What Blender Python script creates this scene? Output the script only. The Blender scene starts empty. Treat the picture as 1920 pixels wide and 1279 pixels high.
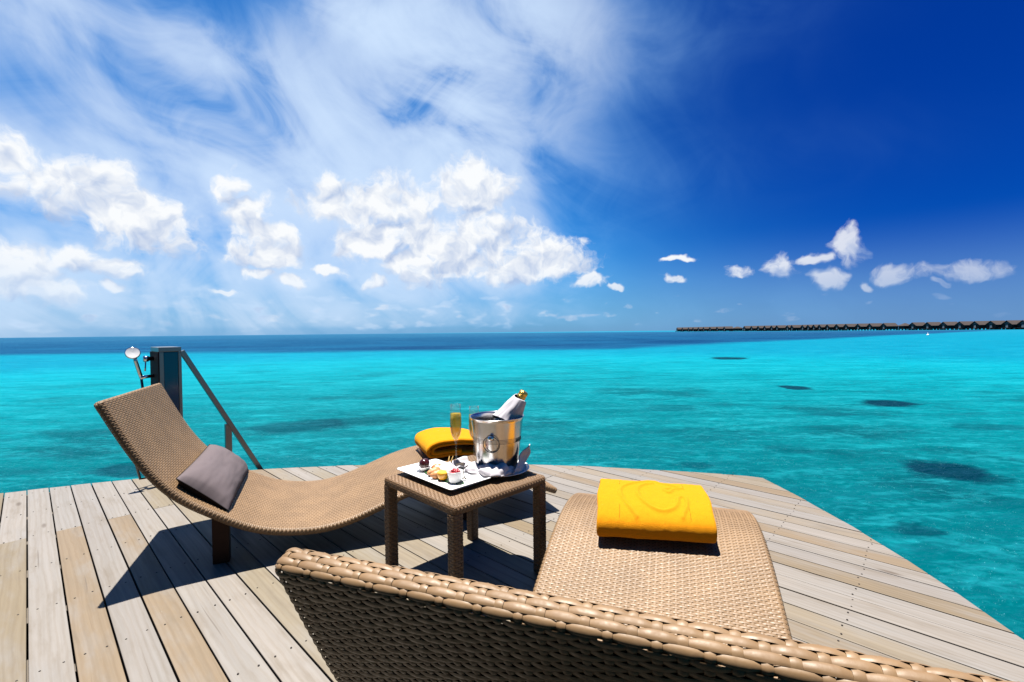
import bpy, bmesh, math, random
import numpy as np
from mathutils import Vector, Matrix, noise as mnoise

R = math.radians
scene = bpy.context.scene
COL = scene.collection

# ------------------------------------------------------------------ camera
cam_data = bpy.data.cameras.new('camera')
cam_data.sensor_width = 36.0
cam_data.lens = 16.03
cam_data.clip_start = 0.02
cam_data.clip_end = 200000.0
cam = bpy.data.objects.new('camera', cam_data)
COL.objects.link(cam)
_p, _r = R(-1.1), R(0.62)
_f = Vector((0, math.cos(_p), math.sin(_p)))
_r0 = Vector((1, 0, 0))
_u0 = _r0.cross(_f)
_rt = _r0 * math.cos(_r) - _u0 * math.sin(_r)
_up = _u0 * math.cos(_r) + _r0 * math.sin(_r)
cam.matrix_world = Matrix(((_rt.x, _up.x, -_f.x, 0), (_rt.y, _up.y, -_f.y, 0), (_rt.z, _up.z, -_f.z, 1.0), (0, 0, 0, 1)))
scene.camera = cam

# ------------------------------------------------------------------ exposure
scene.view_settings.view_transform = 'Standard'
scene.view_settings.look = 'None'
scene.view_settings.gamma = 1.0
scene.view_settings.use_curve_mapping = False
EXPOSURE = 1.8
scene.view_settings.exposure = EXPOSURE
scene.cycles.max_bounces = 10
scene.cycles.diffuse_bounces = 3
scene.cycles.glossy_bounces = 4
scene.cycles.transmission_bounces = 8
scene.cycles.transparent_max_bounces = 10
scene.cycles.caustics_reflective = False
scene.cycles.caustics_refractive = False

# ------------------------------------------------------------------ sun
SUN_OFF = Vector((0.095, -0.115, -1.0)).normalized()          # direction the light travels
sun_data = bpy.data.lights.new('sun', 'SUN')
sun_data.energy = 5.0
sun_data.angle = R(0.53)
sun_data.color = (1.0, 0.955, 0.88)
sun = bpy.data.objects.new('sun', sun_data)
COL.objects.link(sun)
sun.location = (-1, 1.2, 10)
sun.rotation_euler = SUN_OFF.to_track_quat('-Z', 'Y').to_euler()
SUN_EL = math.asin(-SUN_OFF.z)
SUN_AZ = math.atan2(-SUN_OFF.x, -SUN_OFF.y)                    # from +Y towards +X


# ------------------------------------------------------------------ node helper
class NT:
    """small helper to write node trees as expressions"""
    def __init__(s, tree):
        s.t = tree

    def n(s, kind, **kw):
        nd = s.t.nodes.new(kind)
        for k, v in kw.items():
            setattr(nd, k, v)
        return nd

    def put(s, sock, v):
        if v is None:
            return
        if isinstance(v, bpy.types.NodeSocket):
            s.t.links.new(v, sock)
        else:
            if sock.type == 'RGBA' and hasattr(v, '__len__') and len(v) == 3:
                v = (*v, 1.0)
            sock.default_value = v

    def m(s, op, a, b=None, c=None, clamp=False):
        nd = s.n('ShaderNodeMath', operation=op, use_clamp=clamp)
        for i, v in enumerate((a, b, c)):
            s.put(nd.inputs[i], v)
        return nd.outputs[0]

    def v(s, op, a, b=None, c=None, scale=None):
        nd = s.n('ShaderNodeVectorMath', operation=op)
        for i, x in enumerate((a, b, c)):
            if x is not None:
                s.put(nd.inputs[i], x)
        if scale is not None:
            s.put(nd.inputs['Scale'], scale)
        return nd.outputs['Value'] if op in ('DOT_PRODUCT', 'LENGTH', 'DISTANCE') else nd.outputs['Vector']

    def mix(s, f, a, b):
        nd = s.n('ShaderNodeMix', data_type='RGBA')
        s.put(nd.inputs[0], f)
        s.put(nd.inputs[6], a)
        s.put(nd.inputs[7], b)
        return nd.outputs[2]

    def mixf(s, f, a, b):
        nd = s.n('ShaderNodeMix', data_type='FLOAT')
        s.put(nd.inputs[0], f)
        s.put(nd.inputs[2], a)
        s.put(nd.inputs[3], b)
        return nd.outputs[0]

    def mul(s, a, b):
        nd = s.n('ShaderNodeMix', data_type='RGBA', blend_type='MULTIPLY')
        nd.inputs[0].default_value = 1.0
        s.put(nd.inputs[6], a)
        s.put(nd.inputs[7], b)
        return nd.outputs[2]

    def ss(s, x, lo, hi, a=0.0, b=1.0):
        nd = s.n('ShaderNodeMapRange', interpolation_type='SMOOTHSTEP')
        s.put(nd.inputs[0], x)
        for i, v in enumerate((lo, hi, a, b)):
            s.put(nd.inputs[1 + i], v)
        return nd.outputs[0]

    def noise(s, vec, scale, detail=4, rough=0.5, dist=0.0, out=0, dim='3D'):
        nd = s.n('ShaderNodeTexNoise', noise_dimensions=dim)
        s.put(nd.inputs['Vector'], vec)
        nd.inputs['Scale'].default_value = scale
        nd.inputs['Detail'].default_value = detail
        nd.inputs['Roughness'].default_value = rough
        nd.inputs['Distortion'].default_value = dist
        return nd.outputs[out]

    def voro(s, vec, scale, detail=0, rough=0.5, feature='F1', rand=1.0, out='Distance', dim='3D'):
        nd = s.n('ShaderNodeTexVoronoi', feature=feature, voronoi_dimensions=dim)
        s.put(nd.inputs['Vector'], vec)
        nd.inputs['Scale'].default_value = scale
        nd.inputs['Detail'].default_value = detail
        nd.inputs['Roughness'].default_value = rough
        nd.inputs['Randomness'].default_value = rand
        return nd.outputs[out]

    def xyz(s, x, y, z=0.0):
        nd = s.n('ShaderNodeCombineXYZ')
        for i, v in enumerate((x, y, z)):
            s.put(nd.inputs[i], v)
        return nd.outputs[0]

    def sep(s, vec):
        nd = s.n('ShaderNodeSeparateXYZ')
        s.put(nd.inputs[0], vec)
        return nd.outputs

    def ramp(s, f, stops):
        nd = s.n('ShaderNodeValToRGB')
        s.put(nd.inputs[0], f)
        e = nd.color_ramp.elements
        while len(e) > 1:
            e.remove(e[-1])
        e[0].position, e[0].color = stops[0][0], (*stops[0][1], 1)
        for p, c in stops[1:]:
            k = e.new(p)
            k.color = (*c, 1)
        return nd.outputs[0]


# ------------------------------------------------------------------ world: Nishita sky with cumulus and a high veil
# clouds: azimuth, elevation, half width, half height in thousandths of a radian
CLOUDS = [(-830, 241, 41, 54),
          (-786, 228, 58, 48),
          (-728, 243, 50, 47),
          (-692, 200, 74, 53),
          (-643, 171, 58, 38),
          (-830, 108, 72, 41),
          (-798, 71, 67, 27),
          (-756, 122, 36, 25),
          (-707, 116, 45, 21),
          (-715, 83, 19, 12),
          (-548, 270, 27, 44),
          (-516, 217, 45, 56),
          (-476, 172, 62, 47),
          (-530, 168, 39, 46),
          (-491, 143, 71, 16),
          (-383, 292, 36, 27),
          (-333, 259, 110, 52),
          (-242, 265, 104, 60),
          (-292, 194, 95, 57),
          (-194, 142, 106, 53),
          (-215, 208, 124, 55),
          (-102, 171, 141, 60),
          (-78, 302, 96, 65),
          (-61, 227, 91, 67),
          (-4, 131, 111, 36),
          (49, 176, 63, 60),
          (101, 152, 91, 53),
          (169, 111, 46, 20),
          (-509, 117, 41, 13),
          (-442, 106, 30, 16),
          (-386, 129, 39, 13),
          (-290, 107, 36, 17),
          (-563, 82, 26, 7),
          (465, 113, 38, 20),
          (540, 120, 38, 32),
          (588, 129, 26, 15),
          (635, 146, 30, 43),
          (605, 92, 28, 19),
          (659, 76, 15, 11),
          (354, 150, 32, 8),
          (338, 103, 28, 12),
          (700, 92, 35, 20),
          (776, 88, 67, 18),
          (750, 71, 12, 7),
          (233, 95, 17, 8),
          (72, 175, 57, 50)]
VEIL = [(-504, 375, 335, 122, 0.75), (-675, 475, 243, 64, 0.75), (-109, 517, 236, 189, 0.95), (-291, 267, 390, 134, 0.62), (19, 608, 171, 100, 0.5), (-311, 576, 84, 38, 1.2), (-176, 575, 89, 55, 0.6), (-121, 463, 80, 64, 0.5), (-774, 134, 233, 106, 0.34), (277, 533, 232, 90, 0.12), (328, 309, 306, 59, 0.05), (-69, 39, 809, 52, 0.12), (-726, 36, 340, 70, 0.46), (-436, 92, 376, 73, 0.42)]


def build_world():
    w = bpy.data.worlds.new('World')
    scene.world = w
    w.use_nodes = True
    t = w.node_tree
    t.nodes.clear()
    N = NT(t)
    out = N.n('ShaderNodeOutputWorld')
    bg = N.n('ShaderNodeBackground')
    t.links.new(bg.outputs[0], out.inputs[0])
    STR = 0.1
    bg.inputs[1].default_value = STR
    sky = N.n('ShaderNodeTexSky', sky_type='NISHITA')
    sky.sun_disc = False
    sky.sun_elevation = SUN_EL
    sky.sun_rotation = SUN_AZ
    sky.altitude = 0
    sky.air_density = 1.0
    sky.dust_density = 0.4
    sky.ozone_density = 3.0
    d = N.n('ShaderNodeTexCoord').outputs['Generated']
    X, Y, Z = N.sep(d)
    az = N.m('ARCTAN2', X, Y)
    el = N.m('ARCSINE', Z)
    ae = N.xyz(az, el, 0.0)

    # cumulus: soft bodies placed in azimuth and elevation, broken up by billows
    wv = N.noise(ae, 15.0, 3, 0.55, out=1, dim='2D')
    warp = N.v('MULTIPLY', N.v('SUBTRACT', wv, (0.5, 0.5, 0.5)), (0.06, 0.045, 0.0))
    p = N.v('ADD', ae, warp)
    def bodies(pt):
        e_min = None
        for (a, b, rx, ry) in CLOUDS:
            q = N.v('MULTIPLY_ADD', pt, (1000.0 / rx, 1000.0 / ry, 0.0), (-a / rx, -b / ry, 0.0))
            e = N.v('DOT_PRODUCT', q, q)
            e_min = e if e_min is None else N.m('SMOOTH_MIN', e_min, e, 0.3)
        return N.m('MINIMUM', N.m('MULTIPLY', N.m('SUBTRACT', 1.12, N.m('SQRT', e_min)), 1.35), 1.0)
    body = bodies(p)
    bsun = N.m('SUBTRACT', body, bodies(N.v('ADD', p, (-0.008, 0.022, 0.0))))
    # small fair weather clouds low over the horizon, all round
    band = N.m('MULTIPLY', N.ss(el, 0.0, 0.02), N.ss(el, 0.11, 0.05))
    low = N.ss(N.noise(N.v('MULTIPLY', ae, (1.0, 2.4, 1.0)), 19.0, 2, 0.5, dim='2D'), 0.50, 0.76, -0.52, 0.6)
    low = N.m('SUBTRACT', low, N.m('MULTIPLY', N.m('SUBTRACT', 1.0, band), 1.6))
    # behind and beside the picture the same kind of cumulus goes on
    far = N.ss(N.m('ABSOLUTE', az), 0.92, 1.15)
    oth = N.ss(N.noise(N.v('MULTIPLY', ae, (1.0, 1.6, 1.0)), 4.0, 2, 0.5, dim='2D'), 0.52, 0.70, -0.9, 0.6)
    oth = N.m('ADD', N.m('SUBTRACT', oth, N.m('MULTIPLY', N.ss(el, 0.30, 0.55), 1.5)), N.m('MULTIPLY', N.m('SUBTRACT', far, 1.0), 2.0))
    body = N.m('MAXIMUM', N.m('MAXIMUM', body, low), oth)
    body = N.m('MINIMUM', body, 0.9)

    puff = N.voro(p, 17.0, 2.0, 0.45, dim='2D', feature='SMOOTH_F1')
    fine = N.noise(p, 48.0, 6, 0.62, dim='2D')
    d0 = N.m('ADD', body, N.m('ADD', N.m('MULTIPLY', N.m('SUBTRACT', 0.45, puff), 0.80), N.m('MULTIPLY', N.m('SUBTRACT', fine, 0.5), 1.10)))
    d0 = N.m('SUBTRACT', d0, N.ss(az, 0.15, 0.45, 0.0, 0.16))
    alpha = N.ss(d0, -0.05, 0.75)
    # soft modelling of the billows: compare with the cloud a little nearer the sun
    sh0 = N.noise(p, 17.0, 4, 0.5, dim='2D')
    sh1 = N.noise(N.v('ADD', p, (-0.007, 0.017, 0.0)), 17.0, 4, 0.5, dim='2D')
    light = N.m('ADD', N.m('ADD', 0.70, N.m('MULTIPLY', bsun, 0.58)), N.m('MULTIPLY', N.m('SUBTRACT', sh0, sh1), 2.4), clamp=True)

    # blue: Nishita, deepened
    hs = N.n('ShaderNodeHueSaturation')
    hs.inputs['Hue'].default_value = 0.5
    hs.inputs['Saturation'].default_value = 1.2
    N.put(hs.inputs['Color'], sky.outputs[0])
    blue = N.mul(hs.outputs[0], (0.044, 0.225, 0.370))
    K = 1.0 / STR / (2 ** EXPOSURE)
    # light scattered at right angles to the sun is polarised: the blue deepens towards that side
    pol = N.ss(N.v('DOT_PRODUCT', d, (0.70, 0.58, 0.42)), 0.66, 1.0)
    blue = N.mul(blue, N.mix(pol, (1.0, 1.0, 1.0), (0.02, 0.26, 0.60)))
    blue = N.mix(N.ss(el, 0.20, -0.01, 0.0, 0.66), blue, tuple(K * x for x in (0.20, 0.36, 0.68)))
    # a thin high veil of cirrus
    veil = None
    for (a, b, rx, ry, k) in VEIL:
        q = N.v('MULTIPLY_ADD', ae, (1000.0 / rx, 1000.0 / ry, 0.0), (-a / rx, -b / ry, 0.0))
        e = N.m('MULTIPLY', N.m('EXPONENT', N.m('MULTIPLY', N.v('DOT_PRODUCT', q, q), -1.0)), k)
        veil = e if veil is None else N.m('ADD', veil, e)
    # moist air round the heaped clouds
    veil = N.m('ADD', veil, N.m('MULTIPLY', N.m('MULTIPLY', N.ss(body, -1.3, 0.6), N.ss(az, 0.35, -0.2)), 0.42))
    rot = N.n('ShaderNodeVectorRotate', rotation_type='Z_AXIS')
    N.put(rot.inputs['Vector'], ae)
    rot.inputs['Angle'].default_value = R(32)
    st = N.noise(N.v('MULTIPLY', rot.outputs[0], (1.3, 2.3, 1.0)), 2.2, 5, 0.55, 0.5, dim='2D')
    st2 = N.noise(N.v('MULTIPLY', ae, (1.0, 1.5, 1.0)), 6.0, 6, 0.58, 0.6, dim='2D')
    tex = N.m('ADD', N.ss(st, 0.30, 0.72, 0.40, 1.35), N.m('MULTIPLY', N.m('SUBTRACT', st2, 0.5), 1.35))
    veil = N.m('SUBTRACT', 1.0, N.m('EXPONENT', N.m('MULTIPLY', N.m('MULTIPLY', veil, tex), -1.45)))
    c_veil = tuple(K * x for x in (0.64, 0.80, 1.02))
    c_lit = tuple(K * x for x in (0.96, 0.98, 1.0))
    c_dim = tuple(K * x for x in (0.42, 0.54, 0.78))
    c = N.mix(veil, blue, N.mix(N.ss(veil, 0.0, 0.7), tuple(K * x for x in (0.22, 0.58, 1.05)), c_veil))
    bg0 = N.n('ShaderNodeBackground')
    bg0.inputs[1].default_value = STR
    t.links.new(c, bg0.inputs[0])
    # distant cloud fades into the air light at the horizon
    fade = N.ss(el, 0.0, 0.16, 0.30, 1.0)
    side = N.ss(az, 0.25, 0.85, 1.0, 0.62)
    cl = N.mix(light, c_dim, c_lit)
    t.links.new(cl, bg.inputs[0])
    mx = N.n('ShaderNodeMixShader')
    cover = N.m('MULTIPLY', N.m('MULTIPLY', alpha, fade), side)
    N.put(mx.inputs[0], cover)
    t.links.new(bg0.outputs[0], mx.inputs[1])
    t.links.new(bg.outputs[0], mx.inputs[2])
    t.links.new(mx.outputs[0], out.inputs[0])
    w.cycles.sampling_method = 'NONE'


build_world()


# ------------------------------------------------------------------ materials
def material(name):
    m = bpy.data.materials.new(name)
    m.use_nodes = True
    m.node_tree.nodes.clear()
    N = NT(m.node_tree)
    out = N.n('ShaderNodeOutputMaterial')
    return m, N, out


def principled(N, out, color, rough=0.5, metal=0.0, normal=None, spec=0.5, **kw):
    b = N.n('ShaderNodeBsdfPrincipled')
    N.put(b.inputs['Base Color'], color)
    N.put(b.inputs['Roughness'], rough)
    N.put(b.inputs['Metallic'], metal)
    N.put(b.inputs['Specular IOR Level'], spec)
    for k, v in kw.items():
        N.put(b.inputs[k.replace('_', ' ')], v)
    if normal is not None:
        N.put(b.inputs['Normal'], normal)
    N.t.links.new(b.outputs[0], out.inputs['Surface'])
    return b


def bump(N, h, strength=0.3, dist=0.01):
    nd = N.n('ShaderNodeBump')
    nd.inputs['Strength'].default_value = strength
    nd.inputs['Distance'].default_value = dist
    N.put(nd.inputs['Height'], h)
    return nd.outputs[0]


WATER_Z = -1.4


def mat_water():
    m, N, out = material('lagoon_water')
    geo = N.n('ShaderNodeNewGeometry')
    P = geo.outputs['Position']
    x, y, _ = N.sep(P)
    r = N.v('LENGTH', P)
    # refraction wobble of what lies on the bottom
    wob = N.v('MULTIPLY', N.v('SUBTRACT', N.noise(N.v('MULTIPLY', P, (0.8, 1.6, 1)), 1.6, 3, 0.6, out=1), (0.5, 0.5, 0.5)), (0.9, 0.55, 0.0))
    wob2 = N.v('MULTIPLY', N.v('SUBTRACT', N.noise(P, 0.12, 3, 0.6, out=1), (0.5, 0.5, 0.5)), (6.0, 6.0, 0.0))
    Q = N.v('ADD', P, wob)
    # sand and weed mottling of the shallow bottom
    n1 = N.noise(N.v('MULTIPLY', Q, (0.6, 1.0, 1)), 0.30, 5, 0.62)
    n2 = N.noise(N.v('MULTIPLY', Q, (0.7, 1.1, 1)), 1.1, 4, 0.6)
    sand = N.ramp(N.ss(r, 4.0, 60.0), [(0.0, (0.0, 0.046, 0.056)), (0.06, (0.0, 0.062, 0.073)), (0.16, (0.0, 0.080, 0.096)), (0.42, (0.0, 0.110, 0.136)), (0.75, (0.0, 0.122, 0.160)), (1.0, (0.0, 0.092, 0.145))])
    dk = N.m('MULTIPLY', N.ss(n1, 0.52, 0.66), N.ss(r, 45, 6, 0.05, 0.72))
    c = N.mix(dk, sand, (0.0, 0.0204, 0.0272))
    c = N.mix(N.m('MULTIPLY', N.ss(n2, 0.50, 0.75), N.ss(r, 50, 5, 0.15, 0.50)), c, (0.0, 0.0306, 0.0396))
    c = N.mix(N.m('MULTIPLY', N.ss(n2, 0.44, 0.26), 0.40), c, (0.0036, 0.135, 0.1575))
    # crest highlights and lensing painted into the colour: streaks of lighter and darker water
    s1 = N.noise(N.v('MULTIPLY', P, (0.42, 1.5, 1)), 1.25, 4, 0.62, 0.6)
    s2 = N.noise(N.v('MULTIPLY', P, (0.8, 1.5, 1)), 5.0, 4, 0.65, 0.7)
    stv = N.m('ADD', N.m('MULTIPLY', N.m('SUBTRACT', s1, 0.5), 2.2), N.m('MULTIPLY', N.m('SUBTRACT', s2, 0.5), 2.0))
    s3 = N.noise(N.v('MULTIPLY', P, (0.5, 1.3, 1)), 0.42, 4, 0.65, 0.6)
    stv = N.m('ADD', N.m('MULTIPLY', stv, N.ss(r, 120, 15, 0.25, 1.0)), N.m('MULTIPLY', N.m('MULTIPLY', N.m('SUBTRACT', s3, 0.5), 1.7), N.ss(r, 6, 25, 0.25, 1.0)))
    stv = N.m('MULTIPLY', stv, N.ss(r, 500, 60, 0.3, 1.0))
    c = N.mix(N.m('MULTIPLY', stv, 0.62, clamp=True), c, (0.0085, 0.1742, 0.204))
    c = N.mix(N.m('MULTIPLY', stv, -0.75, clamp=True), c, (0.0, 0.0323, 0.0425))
    # coral heads
    cn = N.v('SUBTRACT', N.noise(P, 0.45, 4, 0.65, out=1, dim='2D'), (0.5, 0.5, 0.5))
    for (cx, cy, rx, ry, k) in [(18.22, 38.47, 1.84, 1.81, 0.75), (11.58, 18.68, 0.7, 0.86, 0.75), (11.93, 14.46, 0.96, 0.93, 0.8), (7.33, 7.53, 0.73, 0.73, 0.75), (8.92, 12.92, 0.73, 0.57, 0.3), (-5.59, 11.85, 1.56, 1.11, 0.5), (4.78, 14.11, 0.97, 0.78, 0.3), (3.19, 8.05, 0.37, 0.26, 0.35), (5.59, 9.18, 0.63, 0.42, 0.3), (4.71, 5.43, 0.38, 0.2, 0.5), (-6.86, 8.19, 0.79, 0.46, 0.55), (11.43, 10.96, 0.97, 0.47, 0.35)]:
        q = N.v('MULTIPLY', N.v('SUBTRACT', N.v('ADD', Q, N.v('SCALE', cn, scale=min(ry * 1.3, 4.0))), (cx, cy, 0)), (1 / rx, 1 / ry, 0))
        e = N.v('LENGTH', q)
        c = N.mix(N.m('MULTIPLY', N.ss(e, 1.12, 0.62), min(0.97, k * 1.25)), c, (0.0, 0.0091, 0.0168))
    # reef edge: beyond it the bottom drops away
    Q2 = N.v('ADD', P, wob2)
    x2, y2, _ = N.sep(Q2)
    edge = N.m('ADD', 62.0, N.m('MULTIPLY', N.m('MAXIMUM', N.m('SUBTRACT', x2, 15.0), 0.0), 0.80))
    big = N.noise(P, 0.02, 4, 0.6)
    sd = N.m('ADD', N.m('SUBTRACT', y2, edge), N.m('MULTIPLY', N.m('SUBTRACT', big, 0.5), 26.0))
    deep = N.ss(sd, -7.0, 7.0)
    # the shoal the far villas stand on
    lx = N.m('SUBTRACT', x, N.m('SUBTRACT', 560.0, N.m('MULTIPLY', y, 0.27)))
    shoal = N.ss(N.m('ADD', lx, N.m('MULTIPLY', big, 40.0)), -120.0, -10.0)
    deep = N.m('MULTIPLY', deep, N.m('SUBTRACT', 1.0, N.m('MULTIPLY', shoal, 0.8)))
    dn = N.noise(N.v('MULTIPLY', P, (0.25, 0.9, 1)), 0.16, 5, 0.65)
    cdeep = N.mix(N.ss(dn, 0.35, 0.65), (0.0004, 0.0128, 0.048), (0.0024, 0.0352, 0.0832))
    c = N.mix(deep, c, cdeep)
    # waves
    fadeb = N.ss(r, 8, 400, 1.0, 0.35)
    wv = N.noise(N.v('MULTIPLY', P, (0.55, 1.5, 1)), 0.9, 5, 0.60, 0.4)
    wv2 = N.noise(N.v('MULTIPLY', P, (0.8, 1.3, 1)), 4.0, 4, 0.6, 0.3)
    h = N.m('MULTIPLY', N.m('ADD', wv, N.m('MULTIPLY', wv2, 0.22)), fadeb)
    nm = bump(N, h, 1.0, 0.55)
    dif = N.n('ShaderNodeBsdfDiffuse')
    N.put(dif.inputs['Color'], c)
    gl = N.n('ShaderNodeBsdfGlossy')
    gl.inputs['Roughness'].default_value = 0.30
    gl.inputs['Color'].default_value = (0.25, 0.72, 0.95, 1)
    N.put(gl.inputs['Normal'], nm)
    fr = N.n('ShaderNodeFresnel')
    fr.inputs['IOR'].default_value = 1.33
    N.put(fr.inputs['Normal'], nm)
    mx = N.n('ShaderNodeMixShader')
    N.put(mx.inputs[0], N.m('MULTIPLY', fr.outputs[0], 0.20))
    N.t.links.new(dif.outputs[0], mx.inputs[1])
    N.t.links.new(gl.outputs[0], mx.inputs[2])
    N.t.links.new(mx.outputs[0], out.inputs['Surface'])
    return m


def obj(name, me, mat=None, parent=None, loc=None, rot=None):
    o = bpy.data.objects.new(name, me)
    COL.objects.link(o)
    if mat and me is not None and not me.materials:
        me.materials.append(mat)
    if parent:
        o.parent = parent
    if loc is not None:
        o.location = loc
    if rot is not None:
        o.rotation_euler = rot
    return o


def mesh(name, verts, faces, smooth=False):
    me = bpy.data.meshes.new(name)
    me.from_pydata([tuple(v) for v in verts], [], [tuple(f) for f in faces])
    me.update()
    if smooth:
        me.polygons.foreach_set('use_smooth', [True] * len(me.polygons))
    return me


def tag(o, label=None, cat=None, group=None, kind=None):
    if label:
        o['label'] = label
    if cat:
        o['category'] = cat
    if group:
        o['group'] = group
    if kind:
        o['kind'] = kind
    return o


# water: one sheet to the horizon
S = 60000.0
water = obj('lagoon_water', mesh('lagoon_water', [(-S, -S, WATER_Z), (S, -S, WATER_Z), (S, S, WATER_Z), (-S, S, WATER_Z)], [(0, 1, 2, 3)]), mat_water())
tag(water, kind='structure')


# ------------------------------------------------------------------ more materials
def mat_wood_plank():
    m, N, out = material('weathered_deck_board')
    tc = N.n('ShaderNodeTexCoord').outputs['Object']
    oi = N.n('ShaderNodeObjectInfo')
    rnd = oi.outputs['Random']
    p = N.v('ADD', tc, N.xyz(N.m('MULTIPLY', rnd, 37.0), N.m('MULTIPLY', rnd, 11.0), N.m('MULTIPLY', rnd, 5.0)))
    warp = N.v('MULTIPLY', N.v('SUBTRACT', N.noise(N.v('MULTIPLY', p, (0.9, 6.0, 6.0)), 1.0, 2, 0.5, out=1), (0.5, 0.5, 0.5)), (0.0, 0.06, 0.0))
    pw = N.v('ADD', p, warp)
    g1 = N.noise(N.v('MULTIPLY', pw, (1.2, 55.0, 20.0)), 1.0, 5, 0.6)
    g2 = N.noise(N.v('MULTIPLY', pw, (6.0, 240.0, 60.0)), 1.0, 3, 0.6)
    wav = N.n('ShaderNodeTexWave', wave_type='BANDS', bands_direction='Y')
    N.put(wav.inputs['Vector'], N.v('MULTIPLY', pw, (0.35, 1.0, 1.0)))
    wav.inputs['Scale'].default_value = 16.0
    wav.inputs['Distortion'].default_value = 2.5
    wav.inputs['Detail'].default_value = 3.0
    wav.inputs['Detail Scale'].default_value = 1.4
    big = N.noise(N.v('MULTIPLY', p, (2.2, 9.0, 4.0)), 1.0, 4, 0.6)
    base = oi.outputs['Color']
    grey = (0.124, 0.117, 0.110)
    c = N.mix(N.ss(big, 0.45, 0.68, 0.0, 0.55), base, grey)
    stain = N.noise(N.v('MULTIPLY', p, (3.0, 14.0, 6.0)), 1.3, 5, 0.6)
    c = N.mix(N.ss(stain, 0.48, 0.75, 0.0, 0.50), c, (0.085, 0.067, 0.046))
    c = N.mul(c, N.mix(N.ss(g1, 0.30, 0.70), (0.88, 0.865, 0.845), (1.07, 1.065, 1.06)))
    c = N.mul(c, N.mix(N.ss(wav.outputs[1], 0.0, 0.5), (0.93, 0.91, 0.88), (1.0, 1.0, 1.0)))
    c = N.mul(c, N.mix(g2, (0.93, 0.93, 0.93), (1.06, 1.06, 1.06)))
    # fine checks along the grain
    ck = N.noise(N.v('MULTIPLY', pw, (1.3, 110.0, 30.0)), 1.0, 2, 0.5)
    c = N.mix(N.ss(ck, 0.70, 0.76, 0.0, 0.55), c, (0.05, 0.038, 0.028))
    kn = N.voro(N.v('MULTIPLY', pw, (2.1, 9.0, 1.0)), 1.0, dim='2D')
    kmask = N.ss(N.noise(p, 0.9, 2, 0.5), 0.58, 0.66)
    c = N.mix(N.m('MULTIPLY', N.ss(kn, 0.13, 0.03, 0.0, 0.8), kmask), c, (0.05, 0.036, 0.024))
    h = N.m('ADD', N.m('MULTIPLY', g1, 0.7), N.m('SUBTRACT', N.m('MULTIPLY', g2, 0.4), N.ss(ck, 0.68, 0.76, 0.0, 0.8)))
    principled(N, out, c, N.ss(g1, 0.2, 0.8, 0.62, 0.48), spec=0.35, normal=bump(N, h, 0.35, 0.0012))
    return m


def mat_plain(name, color, rough=0.5, metal=0.0, spec=0.5, nscale=0.0, namt=0.12, bscale=0.0, bdist=0.001, bstr=0.4, **kw):
    m, N, out = material(name)
    tc = N.n('ShaderNodeTexCoord').outputs['Object']
    c = color
    if nscale:
        n = N.noise(tc, nscale, 5, 0.6)
        c = N.mix(n, tuple(x * (1 - namt) for x in color), tuple(x * (1 + namt) for x in color))
    nm = None
    if bscale:
        nm = bump(N, N.noise(tc, bscale, 4, 0.6), bstr, bdist)
    principled(N, out, c, rough, metal, nm, spec, **kw)
    return m


def mat_wicker(name, color, rough=0.34):
    m, N, out = material(name)
    tc = N.n('ShaderNodeTexCoord').outputs['Object']
    n1 = N.noise(tc, 9.0, 4, 0.6)
    n2 = N.noise(N.v('MULTIPLY', tc, (1, 1, 1)), 140.0, 2, 0.5)
    c = N.mix(N.ss(n1, 0.3, 0.7), tuple(x * 0.86 for x in color), tuple(x * 1.12 for x in color))
    rv = N.n('ShaderNodeObjectInfo').outputs['Random']
    c = N.mix(N.m('MULTIPLY', rv, 0.35), c, (color[0] * 0.80, color[1] * 0.76, color[2] * 0.74))
    c = N.mix(N.ss(n2, 0.55, 0.75, 0.0, 0.35), c, (color[0] * 0.72, color[1] * 0.62, color[2] * 0.52))
    principled(N, out, c, N.ss(n2, 0.3, 0.7, rough - 0.05, rough + 0.12), spec=0.32, normal=bump(N, N.noise(tc, 420.0, 2, 0.5), 0.12, 0.0006))
    return m


def mat_terry(name, color):
    m, N, out = material(name)
    tc = N.n('ShaderNodeTexCoord').outputs['Object']
    n = N.noise(tc, 420.0, 3, 0.7)
    n2 = N.noise(tc, 18.0, 4, 0.6)
    c = N.mix(n2, tuple(x * 0.9 for x in color), tuple(x * 1.08 for x in color))
    c = N.mix(N.ss(n, 0.35, 0.55, 0.35, 0.0), c, (color[0] * 0.75, color[1] * 0.55, color[2])) 
    principled(N, out, c, 0.9, spec=0.1, normal=bump(N, n, 0.8, 0.003), Sheen_Weight=0.15, Sheen_Tint=(1.0, 0.7, 0.1, 1.0))
    return m


def mat_glass_thin(name, tint=(1, 1, 1), refl=1.0):
    m, N, out = material(name)
    tr = N.n('ShaderNodeBsdfTransparent')
    N.put(tr.inputs[0], tint)
    gl = N.n('ShaderNodeBsdfGlossy')
    gl.inputs['Roughness'].default_value = 0.02
    lw = N.n('ShaderNodeLayerWeight')
    lw.inputs[0].default_value = 0.5
    mx = N.n('ShaderNodeMixShader')
    N.put(mx.inputs[0], N.m('ADD', 0.035, N.m('MULTIPLY', N.m('POWER', lw.outputs['Facing'], 4.0), 0.80 * refl), clamp=True))
    N.t.links.new(tr.outputs[0], mx.inputs[1])
    N.t.links.new(gl.outputs[0], mx.inputs[2])
    N.t.links.new(mx.outputs[0], out.inputs['Surface'])
    return m


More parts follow.
